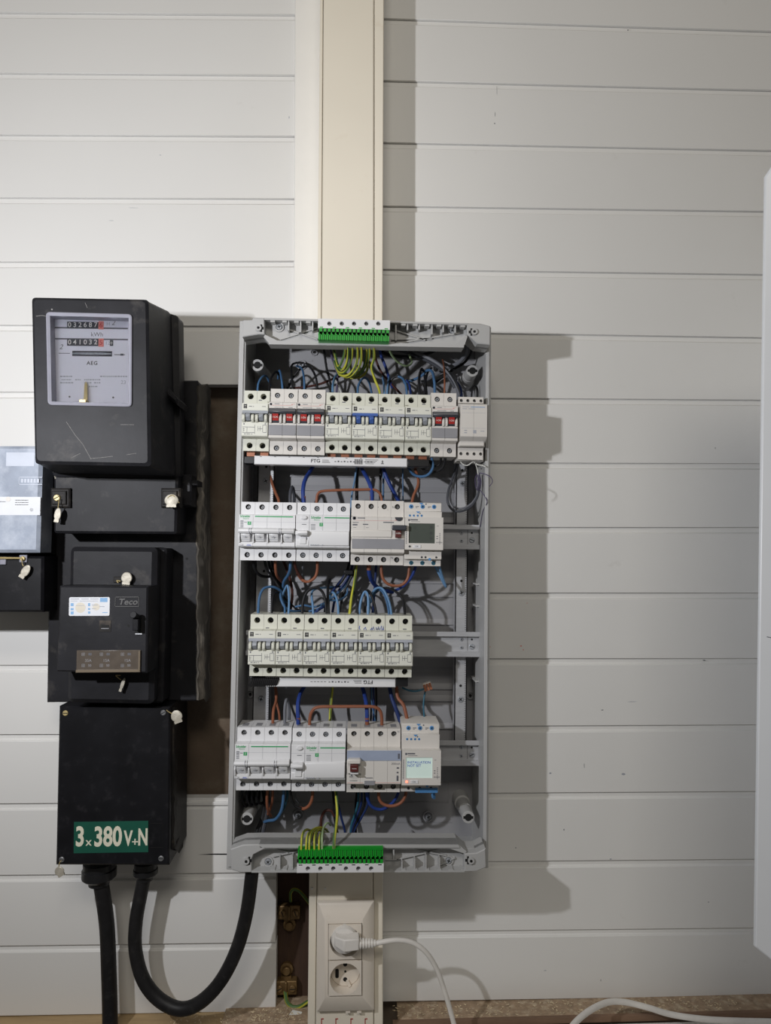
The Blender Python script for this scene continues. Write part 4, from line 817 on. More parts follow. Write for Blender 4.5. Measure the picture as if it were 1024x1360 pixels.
wire(LL, [(609, 612, 66), (606, 632, 66), (599, 652, 74), (598.5, 664, 78), (605, 674, 80), (615, 675, 82), (627, 668, 84), (635, 655, 86), (638, 640, 86), (635, 630, 84)], 'grey', 1.5, GL, 'cable', 'cable')
wire('thin white wire from the power supply, ending in the purple tuft', [(610, 610, 92), (614, 616, 98), (621, 618, 102), (629, 613.5, 104), (633, 620, 100), (635, 630, 96)], 'white', .8)
wire('thin white wire from the power supply, reaching the box rim', [(630, 612, 98), (634, 617, 104), (640, 618, 108), (645, 620, 110)], 'white', .8)
LP = 'hair-thin purple wire beside the right box wall'; GP = 'purple tuft of thin wires'
for pts in ([(635, 628, 92), (631, 636, 96), (633, 650, 94), (637, 641, 90), (637, 631, 92)], [(637, 629, 92), (634, 640, 98), (635, 651, 92), (639, 640, 90), (635, 627, 92)], [(633, 630, 92), (636, 640, 98), (634, 652, 92)],
            [(637, 628, 96), (645, 630, 104), (652, 634, 112), (654, 640, 114), (650, 646, 112)], [(637, 650, 92), (643, 658, 100), (647, 667, 108), (641, 680, 90), (638, 700, 70)]):
    wire(LP, pts, 'purple', .55, GP)
# between rows 2 and 3
wire('black wire hooking from the far left under the second row', [(336, 738, 88), (337.5, 753, 84), (344, 763, 74), (353, 766, 60), (364, 765, 46)], 'black', 2.1)
for i, (dx, hh) in enumerate(((0, 62), (5, 54), (9.5, 46))):
    wire('black wire of the bunch falling behind the third row', [(351+dx, 738, 80), (354+dx, 755, hh+8), (363+dx*.8, 768, hh), (371+dx*.5, 782, hh), (376+dx*.4, 800, hh-4), (376+dx*.3, 825, hh-10)], 'black', 1.9, 'black wire bunch between rows two and three')
wire('dark brown cable behind the black bunch, left of the third row', [(358, 740, 30), (357, 770, 28), (357, 800, 28), (357, 830, 28)], 'dbrown', 4.5, name='cable', cat='cable')
wire('maroon wire running down at the right of the black bunch', [(376, 744, 44), (384, 765, 44), (388, 785, 42), (387, 802, 40), (382, 826, 36)], 'dbrown', 2)
wire('brown wire hooking back under the left second-row breaker', [(365.5, 738, 90), (366, 755, 86), (368, 765, 76), (375, 773, 54)], 'brown', 2)
wire('blue wire curving back under the left second-row breaker', [(385.5, 738, 90), (385.5, 754, 88), (383, 763, 78), (377, 773, 62), (376, 786, 50), (378, 800, 44)], 'blue', 2.1)
wire('brown wire U-loop under the white second-row switch', [(421, 740, 92), (421.5, 756, 90), (418, 767, 88), (409, 772.5, 84), (401, 770, 76), (395, 762, 64)], 'brown', 2)
wire('black wire ending in the brown U-loop, second row', [(390, 738, 90), (392, 752, 84), (397, 763, 78), (402, 770, 76)], 'dbrown', 2)
wire('short grey wire stub under the white second-row switch', [(402, 738, 80), (402, 752, 76), (401, 766, 60)], 'grey', 1.3)
wire('light blue arch at the far left above the third row', [(342.6, 824, 92), (344, 797, 88), (349, 783, 82), (358, 779.5, 76), (367, 781, 70), (376, 788, 60), (380, 800, 50)], 'blue', 1.8)
wire('black arch beside the far left blue one above the third row', [(361, 824, 92), (361.5, 798, 88), (365, 787, 80), (373, 789, 66), (384, 800, 50), (398, 811, 44), (416, 812, 40)], 'black', 1.4)
wire('light blue wire swinging down behind the second third-row breaker', [(372, 788, 70), (374, 798, 78), (380, 808, 80), (392, 812, 70), (404, 811, 50)], 'blue', 1.7)
wire('light blue narrow arch above the second third-row breaker', [(382.5, 824, 92), (384, 798, 90), (382, 778, 84), (377, 786, 74), (374, 796, 60)], 'lblue', 1.5)
wire('blue wire stub left of the narrow blue arch', [(378, 824, 92), (378, 806, 82), (374, 794, 66)], 'blue', 1.4)
wire('wide black arch above the third breaker of the third row', [(401, 824, 92), (402.5, 800, 90), (408, 786, 88), (419, 780.5, 88), (428, 786, 88), (432.5, 800, 90), (434, 824, 92)], 'black', 1.9)
wire('light blue wire inside the wide black arch', [(416.5, 824, 92), (415.5, 805, 88), (414, 788, 76), (420, 782, 60), (436, 780, 50)], 'lblue', 1.6)
LT = 'blue wire of the tangle above the third row'; GT = 'blue tangle above the third row'
wire(LT, [(392, 806, 60), (404, 804, 62), (418, 806, 60), (432, 800, 58), (446, 790, 50), (458, 778, 44), (466, 764, 44)], 'blue', 1.5, GT)
wire(LT, [(410, 812, 66), (424, 808, 66), (436, 798, 60), (450, 797, 56), (460, 790, 50), (461, 781, 46), (452, 779, 42), (436, 781, 40)], 'blue', 1.5, GT)
wire(LT, [(416, 815, 70), (426, 808, 74), (434, 803, 60), (440, 788, 52), (452, 772, 46), (463, 758, 44)], 'dblue', 1.8, GT)
wire('light blue arch above the fourth breaker of the third row', [(449.5, 824, 92), (449, 805, 90), (446, 792, 84), (441, 787, 74), (437, 798, 60), (435, 812, 50)], 'lblue', 1.6)
for i, (a, b, c) in enumerate(((466, 459, 436), (470, 464, 446), (474, 469, 455))):
    wire('dark wire of the bundle slanting left behind the third row', [(a, 735, 50), (b+3, 755, 46), (b-5, 772, 46), (c, 792, 46), (c-6, 824, 40)], 'black' if i != 1 else 'dblue', 1.8, 'dark slanting bundle above the third row')
m = MB(); x, z = ray(462.5, 760, 54); m.box(x-6, x+7, 46, 56, z-3.5, z+3.5); o = obj('cable_clip', m, 'blackplas', bevel=1); tag(o, 'small black clip around the dark bundle under the second row', 'clip')
wire('black wire close behind the wide black arch, upright', [(436.5, 824, 92), (436, 804, 88), (435.5, 782, 76), (438, 770, 50)], 'black', 2)
wire('green-yellow earth wire slanting down to the fourth third-row breaker', [(474, 738, 60), (473, 755, 60), (470.5, 775, 66), (466.5, 796, 80), (463.5, 824, 92)], 'gy', 1.9)
wire('black wire falling right of the green-yellow earth wire', [(462, 778, 60), (468, 782, 66), (473, 798, 80), (476, 824, 92)], 'black', 1.5)
wire('thick blue wire under the pale grey switch, second row', [(490, 752, 88), (491, 764, 82), (497, 776, 66), (508, 784, 50), (522, 786, 40)], 'royal', 3, ferr=((490, 740, 90), (490, 757, 87)))
wire('dark blue wire curving up to the dark-screen energy meter', [(553, 738, 80), (551, 756, 78), (543, 771, 72), (530, 782, 64), (514, 786, 56), (503, 782, 50)], 'royal', 2)
wire('brown wire U-loop joining switch and energy meter, second row', [(507, 742, 92), (506.5, 758, 92), (509, 769, 92), (516, 776, 92), (526, 778, 92), (535, 776, 92), (541.5, 768, 92), (543.5, 755, 92), (544, 742, 90)], 'brown', 2)
wire('light blue narrow arch above the fifth third-row breaker', [(476.5, 824, 88), (479, 800, 84), (484.5, 786, 80), (489, 794, 86), (488.5, 824, 92)], 'lblue', 1.7)
wire('blue wire leaning inside the narrow arch, fifth breaker', [(483, 824, 70), (486, 800, 66), (490, 786, 56)], 'black', 1.8)
wire('black wire slanting into the fifth third-row breaker', [(488, 784, 74), (492, 788, 80), (497, 802, 86), (501.5, 824, 92)], 'black', 1.9)
wire('double light blue arch into the last third-row breaker, outer', [(489.5, 824, 60), (491, 800, 66), (496, 785, 74), (504, 780.5, 80), (511, 786, 86), (517.5, 802, 90), (521, 824, 92)], 'lblue', 1.6)
wire('double light blue arch into the last third-row breaker, inner', [(492.5, 800, 56), (498, 787, 66), (504, 783, 74), (510, 789, 84), (515, 804, 88), (517.5, 824, 92)], 'blue', 1.5)
wire('black arch into the right terminal of the last third-row breaker', [(496, 790, 60), (504, 783, 70), (514, 781, 78), (526, 786, 84), (535, 797, 90), (538.5, 824, 92)], 'black', 1.8)
wire('dark blue wires pair straight down under the pale grey switch', [(500, 742, 50), (499, 760, 48), (497, 790, 44), (494, 824, 40)], 'dblue', 1.8)
wire('sky blue plastic tail hanging from the dark-screen energy meter', [(580, 744, 94), (584, 755, 90), (588, 768, 84), (592, 779, 80), (587, 770, 74), (581, 758, 72), (576, 748, 74)], 'lblue', 1.8)
# between rows 3 and 4
wire('brown wire leaning into the left bottom-row breaker', [(365, 902, 50), (367, 928, 60), (363.5, 942, 80), (362.5, 955, 86), (362.5, 974, 86)], 'brown', 2.1)
wire('brown wire behind the leaning one, left of the bottom row', [(365, 902, 40), (367, 930, 44), (371, 950, 50), (372, 974, 50)], 'brown', 1.7)
wire('black wires hanging dark at the left above the bottom row', [(354, 905, 40), (354, 935, 40), (354, 980, 40)], 'black', 4)
wire('grey wire bent over behind the left bottom-row breaker', [(379, 974, 88), (378, 945, 84), (380.5, 929, 76), (384, 938, 60), (384, 974, 50)], 'grey', 2)
wire('thick blue wire curving into the white bottom-row switch', [(412, 903, 50), (402, 915, 64), (396, 932, 82), (396, 955, 90), (396.3, 965, 88)], 'royal', 2.8, ferr=((396.3, 953, 90), (396.5, 972, 86)))
wire('rigid brown link bridging the two switches of the bottom row', [(411.5, 972, 90), (411.5, 955, 92), (415, 944, 93), (424, 939, 94), (450, 938.5, 94), (480, 938.3, 94), (496, 938.8, 94), (504, 943, 93), (507, 953, 92), (507, 972, 90)], 'brown', 2.2)
wire('green-yellow earth wire down behind the white bottom-row switch', [(443, 903, 46), (440, 930, 46), (438.5, 950, 52), (438.5, 974, 60)], 'gy', 1.9)
wire('thick blue wire bending down into the bottom-row switch with blue band', [(478, 903, 50), (484, 922, 66), (487, 940, 86), (487.5, 958, 90)], 'royal', 2.8, ferr=((487.5, 953, 90), (487.8, 972, 86)))
for i, (xx, cc) in enumerate(((492, 'black'), (495.5, 'dblue'), (499, 'black'))):
    wire('thin dark wire falling left of the bottom brown link', [(xx, 905, 44), (xx+1, 930, 44), (xx, 975, 40)], cc, 1.5, 'thin dark wires above the blue-band switch')
wire('light blue thin wire among the dark ones above the blue-band switch', [(493.5, 912, 52), (494, 935, 52), (498, 955, 52), (500, 975, 46)], 'blue', 1.1)
wire('thick dark blue wire slanting down left of the lit energy meter', [(516, 903, 60), (520, 925, 66), (526, 942, 72), (533, 962, 74)], 'dblue', 2.8)
wire('brown kinked wire into the lit-screen energy meter', [(526, 903, 66), (528, 925, 72), (535, 935, 78), (538.5, 945, 82), (542.5, 965, 86)], 'brown', 2.4)
wire('teal wire running from the busbar end to the orange connector', [(534, 913, 60), (543, 917, 60), (553, 918, 60), (563, 915, 60)], 'teal', 1.3)
wire('teal wire hanging from the orange connector to the energy meter', [(566, 913, 60), (563.5, 925, 60), (562.5, 940, 66), (564.5, 962, 80)], 'teal', 1.2)
fr = Frame('wire_connector', 'orange and clear lever wire connector right of the third-row busbar', 'connector', 567, 910, 52, -18)
m = MB(); m.box(-6, 6, 0, 9, -5, 5); obj('housing', m, 'warm', fr.o, bevel=1)
for i in range(3): m = MB(); m.extr([(8, -5.5), (11, -5.5), (12, 2), (9, 4)], -5.7+4*i, -2.5+4*i); obj('lever', m, 'copper', fr.o)
# below row 4
for i in range(4):
    x = 322+6.5*i
    wire('black wire loop under the left bottom breaker', [(x, 1044, 90), (x-.5, 1058, 84), (x+2, 1068-i, 76), (x+6, 1070-i, 66), (x+9, 1062, 50), (x+10, 1044, 40)], 'black', 1.7, 'black loops under the left bottom-row breaker')
for i, (cc, dx) in enumerate((('black', 0), ('black', 6), ('dgrey', 12))):
    wire('thick dark core of the supply cable inside the box', [(349+dx*.4, 1040, 60), (352+dx*.3, 1066, 60), (349+dx*.3, 1086, 64), (342+dx*.6, 1104, 70), (337+dx*.7, 1130, 74)], cc, 3.2, 'supply cable cores')
wire('brown wire dropping under the left bottom-row breaker', [(356, 1042, 90), (354.5, 1062, 86), (356, 1076, 78), (360, 1084, 66)], 'brown', 2)
wire('second brown wire right of the first under the bottom row', [(362, 1042, 90), (362, 1060, 82), (359, 1074, 70), (353, 1086, 60)], 'brown', 1.8)
wire('blue wire swinging left under the left bottom-row breaker', [(376.5, 1042, 92), (376.5, 1060, 90), (373.5, 1077, 86), (366, 1088, 80), (357, 1090, 74), (350, 1092, 66)], 'blue', 2.1)
wire('dark teal wire beside the blue one under the bottom row', [(381, 1042, 80), (381.5, 1058, 70), (377, 1074, 50), (368, 1084, 40)], 'teal', 1.8)
wire('black wire joining the brown loop under the white bottom switch', [(386, 1042, 90), (387, 1060, 88), (392, 1070, 86), (400, 1074, 86)], 'black', 1.9)
wire('grey stub beside the brown loop under the white bottom switch', [(391, 1042, 80), (392, 1058, 76), (397, 1066, 70)], 'grey', 1.3)
wire('brown U-loop under the white bottom-row switch', [(415, 1042, 92), (415, 1058, 90), (411, 1069, 88), (404, 1074, 86), (397, 1073, 80)], 'brown', 2.1)
wire('bold yellow-green earth wire rising left of the blue-band switch', [(444, 1040, 80), (446.5, 1056, 90), (448, 1080, 104), (446, 1100, 132), (443.8, 1116, 146), (443.5, 1134, 153)], 'gy', 2)
wire('black wire rising beside the bold earth wire, bottom', [(441, 1040, 60), (443, 1062, 60), (444, 1085, 60), (452, 1122, 60)], 'black', 1.6)
wire('brown arch left of the bold earth wire, bottom', [(427, 1106, 60), (426.5, 1088, 60), (432, 1077, 60), (440, 1077, 60), (444, 1084, 60)], 'dbrown', 1.9)
wire('dark blue wire falling right of the bold earth wire', [(449, 1068, 50), (453, 1085, 50), (458, 1104, 50), (461, 1130, 50)], 'dblue', 1.6)
for i in range(4):
    wire('blue-black wire fanning down to the bottom terminal block', [(488-4*i, 1042, 70), (489-4.5*i, 1066, 66), (481-3.5*i, 1084, 62), (472-2*i, 1100, 60), (463+2*i-4, 1130, 58)], ('dblue', 'black', 'dblue', 'teal')[i], 1.6, 'blue-black wires fanning below the bottom row')
wire('black wire hanging straight left of the blue-black fan', [(475, 1042, 60), (472.5, 1068, 56), (472, 1090, 54), (474, 1128, 50)], 'black', 1.6)
wire('dark blue loop under the blue-band switch, bottom row', [(486, 1042, 90), (488.5, 1062, 88), (495, 1072, 86), (506, 1075, 84), (517, 1070, 84), (526, 1060, 84), (531, 1046, 84)], 'royal', 2.1)
wire('brown loop joining the blue-band switch and the lit energy meter', [(502.5, 1044, 92), (503.5, 1060, 92), (509, 1068, 92), (520, 1070.5, 92), (531, 1067, 92), (538, 1058, 92), (540, 1044, 90)], 'brown', 2.1)
LE = 'earth wire arching out of the bottom green block'; GE = 'earth wires above the bottom terminal block'
for pts in ([(400, 1136, 153), (401.5, 1110, 146), (407, 1102, 96), (416, 1104, 70), (426, 1100, 50)], [(406.5, 1136, 153), (408, 1112, 146), (414, 1103, 100), (424, 1099, 72), (434, 1102, 50)],
            [(411, 1136, 153), (412, 1112, 146), (419, 1102, 92), (430, 1100, 64), (438, 1108, 46)], [(418, 1136, 153), (418, 1113, 146), (422, 1103, 104), (430, 1104, 74)], [(424, 1136, 153), (424.5, 1113, 146), (429, 1105, 92), (437, 1110, 60)]):
    wire(LE, pts, 'gy', 1.6, GE)
wire('pale white-green wire curling out of the bottom green terminal block', [(428, 1136, 153), (427.8, 1112, 146), (430, 1099, 116), (435, 1093, 104), (439, 1096, 92)], 'pgreen', 1.3)

# ================================================================ OLD METERS ON THE LEFT
R3 = lambda m, parent, *a: screw('slot', *a, parent)
def seal(label, px, py, h, tilt, rx, rz, wirepts=None, m='lead'):
    fr = Frame('seal', label, 'seal', px, py, h, tilt)
    mb = MB(); mb.loft([[(rx*math.cos(t)*k, hh, rz*math.sin(t)*k*(1 if math.sin(t) > 0 else .8)) for t in [i*math.pi/10 for i in range(20)]] for k, hh in ((.9, 0), (1, .6), (1, 1.4), (.88, 2))]); obj('disc', mb, m, fr.o)
    mb = MB(); mb.box(-rx*.7, rx*.7, -.3, 2.4, -rz*1.02, -rz*.62); obj('crimp', mb, 'lead', fr.o)
    if wirepts:
        pts = [(fr.p(a, b, c)[0], c-h, fr.p(a, b, c)[1]) for a, b, c in wirepts]; mb = MB(); mb.tube(spline(pts, 4), .6, 6); obj('seal_wire', mb, 'brass', fr.o)
    return fr
# mounting board behind the meters
fr = Frame('meter_board', 'tall black mounting board with a frayed right edge behind the old meters', 'mounting board', 165, 720, 0)
m = MB(); m.prism(fr.q([(62, 933), (66, 660), (70, 505), (262, 505), (264, 512), (262, 931)], 62), 0, 62, 2); obj('board', m, 'black', fr.o)
m = MB(); ring = []; n = 46                                     # frayed side: uneven strip running down the edge
for i in range(n+1):
    y = 512+418*i/n; a = fr.p(263+random.uniform(-1.4, 1.6), y, 63); b = fr.p(277+random.uniform(-1.5, 1), y, 30)
    ring.append([(a[0], 63.2+random.random(), a[1]), (a[0]+4+random.random()*3, 52+random.random()*5, a[1]), (b[0]-2+random.random()*2, 40+random.random()*4, b[1]), (b[0]-3, 0, b[1]), (a[0]-4, 0, a[1]), (a[0]-5, 60, a[1])])
m.loft(ring); obj('frayed_edge', m, 'fray', fr.o)
for px, py in ((80, 741), (248, 742)): m = MB(); x, z = fr.p(px, py, 62); m.cyl(x, z, 1.7, 60, 62.4, 10); obj('hole', m, 'hole', fr.o)
# kWh meter
fr = Frame('electricity_meter', 'large old black electricity meter with glass window and twin kWh counters', 'electricity meter', 130, 520, 62)
Z = -62; F = 212
rel = lambda pts, h: [(x, z) for x, z in fr.q(pts, h)]
def ringh(pts, h): return [(x, h+Z, z) for x, z in pts]
fo_ = rpoly(rel([(45.5, 616), (200, 619), (196.5, 397), (41, 394)], F), 5)
fi_ = rpoly(rel([(49, 612), (196, 615), (193, 400.5), (45, 398)], F), 5)
bk_ = rpoly(rel([(70, 628), (232, 632), (226, 414), (66, 412)], 130), 5)
col_ = rpoly(rel([(72, 634), (241, 634), (238, 420), (68, 417)], 118), 6)
col2 = rpoly(rel([(72, 636), (243, 635), (240, 421), (68, 418)], 80), 6)
wx0, wx1, wz0, wz1 = 0, 0, 0, 0
win = rpoly(rel([(64.5, 538), (175.5, 540.5), (175.8, 418), (62, 415)], F), 5)
wn = len(win)
m = MB(); m.loft([ringh(col2, 64), ringh(col_, 116), ringh(col_, 122), ringh(bk_, 124), ringh(bk_, 134), ringh(fo_, F-8), ringh(fo_, F-3), ringh(fi_, F)], True, False)
m.loft([ringh(fi_, F), ringh(win, F)], False, False); m.loft([ringh(win, F), ringh(win, F-17)], False, False)
obj('case', m, 'black', fr.o)
wo = win; wi = inset(win, 4.2); A = sum(wo[i][0]*wo[(i+1) % wn][1]-wo[(i+1) % wn][0]*wo[i][1] for i in range(wn))
m = MB(); m.loft([ringh(wo, F-1), ringh(wo, F+2), ringh(inset(wo, 1.2), F+2.6), ringh(wi, F+1), ringh(wi, F-13)], False, False); obj('window_bezel', m, 'bezel', fr.o)
m = MB(); m.prism(inset(win, 1), F-16+Z, F-13+Z); dial = obj('dial', m, 'dial', fr.o, smooth=False)
m = MB(); m.prism(inset(win, 3.5), F-1+Z, F+Z); obj('glass', m, 'glass', fr.o, smooth=False)
# dial contents, placed on the dial plane
dh = F-13; dz = dh+Z; dp = lambda a, b: fr.p(a, b, dh)
def dbox(rects, mm, name, dh2=.3):
    m = MB()
    for a, b, c, d in rects: (x0, z0), (x1, z1) = dp(a, d), dp(c, b); m.box(x0, x1, dz-.2, dz+dh2, z0, z1)
    return obj(name, m, mm, dial)
for y, s in ((432, '032687'), (455, '041032')):
    dbox([(89.5, y-4, 131, y+4.2)], 'drum', 'counter', 1); dbox([(131.2, y-5, 138, y+5.5)], 'pink', 'red_drum', 1.1)
    for i, c in enumerate(s): x, z = dp(93+6.9*i, y); text(c, 8.4, x, z, dz+1, 'printw', dial, 'digit', bold=.012)
    x, z = dp(134.6, y+.5); text('6' if y < 440 else '5', 8.6, x, z, dz+1.2, 'red', dial, 'digit')
dbox([(72, 435.5, 170, 436.1), (70, 450.2, 170, 450.8), (78, 469, 93, 469.6), (152, 470.8, 166, 471.6), (160, 469.8, 164, 472.4)], 'print', 'dial_line')
x, z = dp(129, 444.5); text('kWh', 7.5, x, z, dz, 'print', dial); x, z = dp(122.5, 482.5); text('AEG', 6.4, x, z, dz, 'printd', dial, sp=1.15, bold=.02)
x, z = dp(146, 430.5); text('H', 6, x-2, z, dz, 'recess', dial); text('2', 8.5, x+4, z+1.5, dz, 'print', dial, italic=.3)
x, z = dp(81, 461); text('2', 8.5, x, z, dz, 'print', dial, italic=.3); x, z = dp(143, 456); text('12', 6, x, z, dz, 'recess', dial)
dbox([(146, 452, 150.5, 459.5)], 'drum', 'small_window'); x, z = dp(148.2, 456); text('0', 5, x, z, dz+.4, 'printw', dial, 'digit')
dbox([(96, 466.6, 149, 473)], 'drum', 'disc_slot')
m = MB(); x, z = dp(122, 470); m.loft([[(x+24*math.cos(t), dz+.6+(1.2 if math.sin(t) > 0 else .2)*abs(math.sin(t)), z+.2+1.0*math.sin(t)) for t in [i*math.pi/12 for i in range(24)]], [(x+24*math.cos(t), dz+.8, z-.2+.8*math.sin(t)) for t in [i*math.pi/12 for i in range(24)]]]); obj('turning_disc', m, 'shiny', dial)
r = []
for y, spans in ((500, ((80, 96), (133, 169))), (504.5, ((82, 95), (100, 108), (112, 134))), (508.5, ((80, 98), (112, 122), (125, 134))), (513.5, ((118, 130),))):
    for a, b in spans:
        xx = a
        while xx < b: wv = random.uniform(1.2, 3.4); r.append((xx, y-.8, min(b, xx+wv), y+.7)); xx += wv+.8
dbox(r, 'recess', 'small_print')['kind'] = 'stuff'
x, z = dp(164, 508); text('23', 6.5, x, z, dz, 'recess', dial)
for a, b in ((92.5, 527), (150.5, 528)): screw('slot', 1.2, dp(a, b)[0], dz, dp(a, b)[1], dial, 'dial_screw', 'screw', .6)
m = MB(); a = fr.p(116, 508, F-12); b = fr.p(115.4, 535, F-12); m.prism([(b[0]-2.2, b[1]), (b[0]+2.2, b[1]), (a[0]+1.5, a[1]-3), (a[0], a[1]), (a[0]-1.5, a[1]-3)], F-9+Z, F-7+Z); m.box(b[0]-3.4, b[0]+3.8, F-9+Z, F+2.8+Z, b[1]-2.2, b[1]+.8); obj('brass_pointer', m, 'brass', fr.o)
m = MB()
for pts in (((88, 560), (100, 578), (110, 590), (121, 610)), ((48, 420), (56, 419), (61, 420)), ((113, 402), (116, 409)), ((120, 609), (133, 608), (150, 606)), ((168, 604), (181, 602)), ((95, 608), (107, 602)), ((160, 564), (178, 564))):
    m.tube([(fr.p(a, b, F)[0], F+Z, fr.p(a, b, F)[1]) for a, b in pts], .28, 5)
m.cyl(*fr.p(69, 411, F), 1.0, F-1+Z, F+.3+Z, 8)
obj('scratch', m, 'scratch', fr.o)['kind'] = 'stuff'
m = MB(); m.prism(fr.q([(204, 512), (232, 535), (233, 527), (214, 505), (203, 503)], 160), 90+Z, 150+Z, 3); obj('side_lug', m, 'black', fr.o)
# terminal cover under it
fr = Frame('terminal_cover', 'flat black terminal cover under the large meter, sealed at both ears', 'terminal cover', 155, 668, 62)
m = MB(); m.prism(rpoly(fr.q([(71, 708), (234, 709), (236, 629), (71, 627)], 118), 4), 0, 56, 3); obj('cover', m, 'black', fr.o)
m = MB(); m.prism(fr.q([(232, 672), (253, 672), (253, 630), (232, 628)], 100), 0, 34, 2); m.prism(fr.q([(250, 645), (263, 645), (263, 638), (250, 638)], 90), 0, 30, 1); obj('side_box', m, 'black', fr.o)
for a, b, c, d in ((66, 648, 92, 674), (213, 648, 239, 674)):
    m = MB(); m.prism(fr.q([(a, d), (c, d), (c, b), (a, b)], 126), 50, 62, 2); m.prism(fr.q([(a+3, d-4), (c-4, d-4), (c-4, b+4), (a+3, b+4)], 126), 60, 65, 1); ear = obj('ear', m, 'blackside', fr.o)
x, z = fr.p(75, 661, 130); screw('slot', 4.4, x, 65, z, fr.o, 'cover_screw', 'brass', 3)
m = MB()
m.tube([(fr.p(74, 636, 118)[0], 56, fr.p(74, 636, 118)[1]), (fr.p(71, 626, 118)[0], 57, fr.p(71, 626, 118)[1])], .8, 5); obj('thread', m, 'lead', fr.o)
seal('small pale seal hanging on yellow wire at the left ear of the terminal cover', 77, 684, 130, 8, 4.3, 9.5, [(77, 676, 131), (78, 668, 132), (79, 662, 132)])
seal('round metal seal on the right ear of the terminal cover', 228, 665, 130, 0, 9, 8.5, [(222, 664, 131), (224, 660, 132), (230, 658, 132), (238, 668, 130)])
# circuit switch unit
fr = Frame('switch_unit', 'black switch unit with pale data label, lever and small brown digit window', 'switch', 150, 830, 62)
m = MB(); m.prism(rpoly(fr.q([(88, 934), (203, 936), (208, 727), (92, 726)], 122), 8), 0, 60, 6); m.prism(rpoly(fr.q([(200, 934), (216, 934), (221, 728), (200, 728)], 100), 4), 0, 38, 3); obj('housing', m, 'black', fr.o)
m = MB(); m.prism(fr.q([(75, 892), (195, 894), (196.5, 779), (79, 778)], 160), 50, 98, 2); fc = obj('front_cover', m, 'black', fr.o)
HF = 98; q = lambda a, b: fr.p(a, b, 160)
def qbox(m, a, b, c, d, h0, h1, Q=None):
    (x0, z0), (x1, z1) = (Q or q)(a, d), (Q or q)(c, b); m.box(x0, x1, h0, h1, z0, z1)
m = MB(); m.prism(rrect(q(91.5, 818)[0], q(146, 793)[0], q(91.5, 818)[1], q(146, 793)[1], 1.8), HF-.2, HF+.4); st = obj('data_label', m, 'sticker', fc)
def rects(lst, mm, name, h=HF+.5, par=None):
    m = MB()
    for a, b, c, d in lst: qbox(m, a, b, c, d, h-.3, h)
    return obj(name, m, mm, par or st)
rects([(133, 794, 143, 799.5), (94, 801, 98, 805), (94, 807.5, 98, 810.5), (94, 812, 98, 816), (117, 801, 120, 805), (117, 807.5, 120, 810), (117, 812, 120, 815), (136, 813, 143, 814)], 'stickb', 'blue_print')
rects([(94, 795, 105, 796), (108, 795, 118, 796), (120, 795, 131, 796), (94, 797.8, 103, 798.5), (106, 797.8, 130, 798.5), (122, 803, 130, 804), (132, 805, 139, 806), (122, 808, 128, 808.8), (101, 804, 112, 804.6)], 'recess', 'grey_print')
m = MB(); x, z = q(107, 807); m.cyl(x, z, 6.5, HF+.1, HF+.45, 20); m.cyl(q(128, 806)[0], q(128, 806)[1], 4.5, HF+.1, HF+.45, 16); obj('stain', m, 'stickd', st)
m = MB()
for r_ in ((153, 792.5, 185, 793.3), (153, 805, 185, 805.8), (153, 792.5, 153.8, 805.8), (184.2, 792.5, 185, 805.8)): qbox(m, *r_, HF-.5, HF+.9)
obj('embossed_frame', m, 'emb', fc)  # raised frame and lettering in a paler tone than the black cover
x, z = q(170, 799.5); text('Teco', 10.5, x, z, HF+.5, 'emb', fc, italic=.2, bold=.02, sx=1.1)
m = MB(); qbox(m, 132, 824, 147.5, 839, HF-.5, HF+.7); b_ = obj('button_plate', m, 'blackside', fc)
m = MB(); qbox(m, 135, 830, 145, 834, HF+.6, HF+.95); obj('button_slot', m, 'hole', b_); m = MB(); qbox(m, 135, 834, 145, 835, HF+.6, HF+1.6); obj('button_lip', m, 'panel', b_)
m = MB(); m.cyl(*q(170.5, 831), 1.6, HF-.3, HF+.2, 12); qbox(m, 179, 820, 189.5, 842, HF-.3, HF+.2); obj('lever_slot', m, 'hole', fc)
m = MB(); qbox(m, 180, 841, 189, 842.5, HF, HF+1.2); obj('slot_lip', m, 'sticker', fc)
m = MB(); x, z = q(183, 818); m.tube([(x+1, HF-2, z-3), (x, HF+8, z), (x-1, HF+16, z+3)], [4.2, 4.0, 4.6], 10); m.box(x-2.5, x+4.5, HF, HF+13, z-17, z-3); obj('lever', m, 'blackgloss', fc, bevel=.6)
m = MB(); qbox(m, 102, 863, 187.5, 893, HF-.5, HF+2.2); wn_ = obj('window', m, 'brownwin', fc, bevel=.5)
m = MB(); qbox(m, 102, 888.5, 185, 892.5, HF+2, HF+3.4); qbox(m, 184.5, 864, 187, 892, HF+2, HF+3.2); obj('window_rim', m, 'winrim', wn_)
for a, s in ((118, '35A'), (142, '15A'), (170, '15A')):
    x, z = q(a, 877); text(s, 5, x, z, HF+2.2, 'panel', wn_); x, z = q(a+2.5, 868.6); text('80', 4.2, x, z, HF+2.2, 'print', wn_, bold=.03); x, z = q(a+2, 883.5); text('50', 4.2, x, z, HF+2.2, 'panel', wn_)
    m = MB()
    for y in (868.6, 883.5):
        x, z = q(a-6.5, y)
        for r_ in ((-1.9, -1.5, -2, 2), (1.5, 1.9, -2, 2), (-.2, .2, -2, 2), (-1.9, 1.9, -.2, .2), (-1.9, 1.9, 1.7, 2), (-1.9, 1.9, -2, -1.7)): m.box(x+r_[0], x+r_[1], HF+2, HF+2.35, z+r_[2], z+r_[3])
    obj('square_symbol', m, 'panel', wn_)
m = MB(); x, z = fr.p(160, 770, 126); m.box(x-10, x+10, 58, 62, z-4, z+4); obj('seal_lug', m, 'blackside', fr.o, bevel=1)
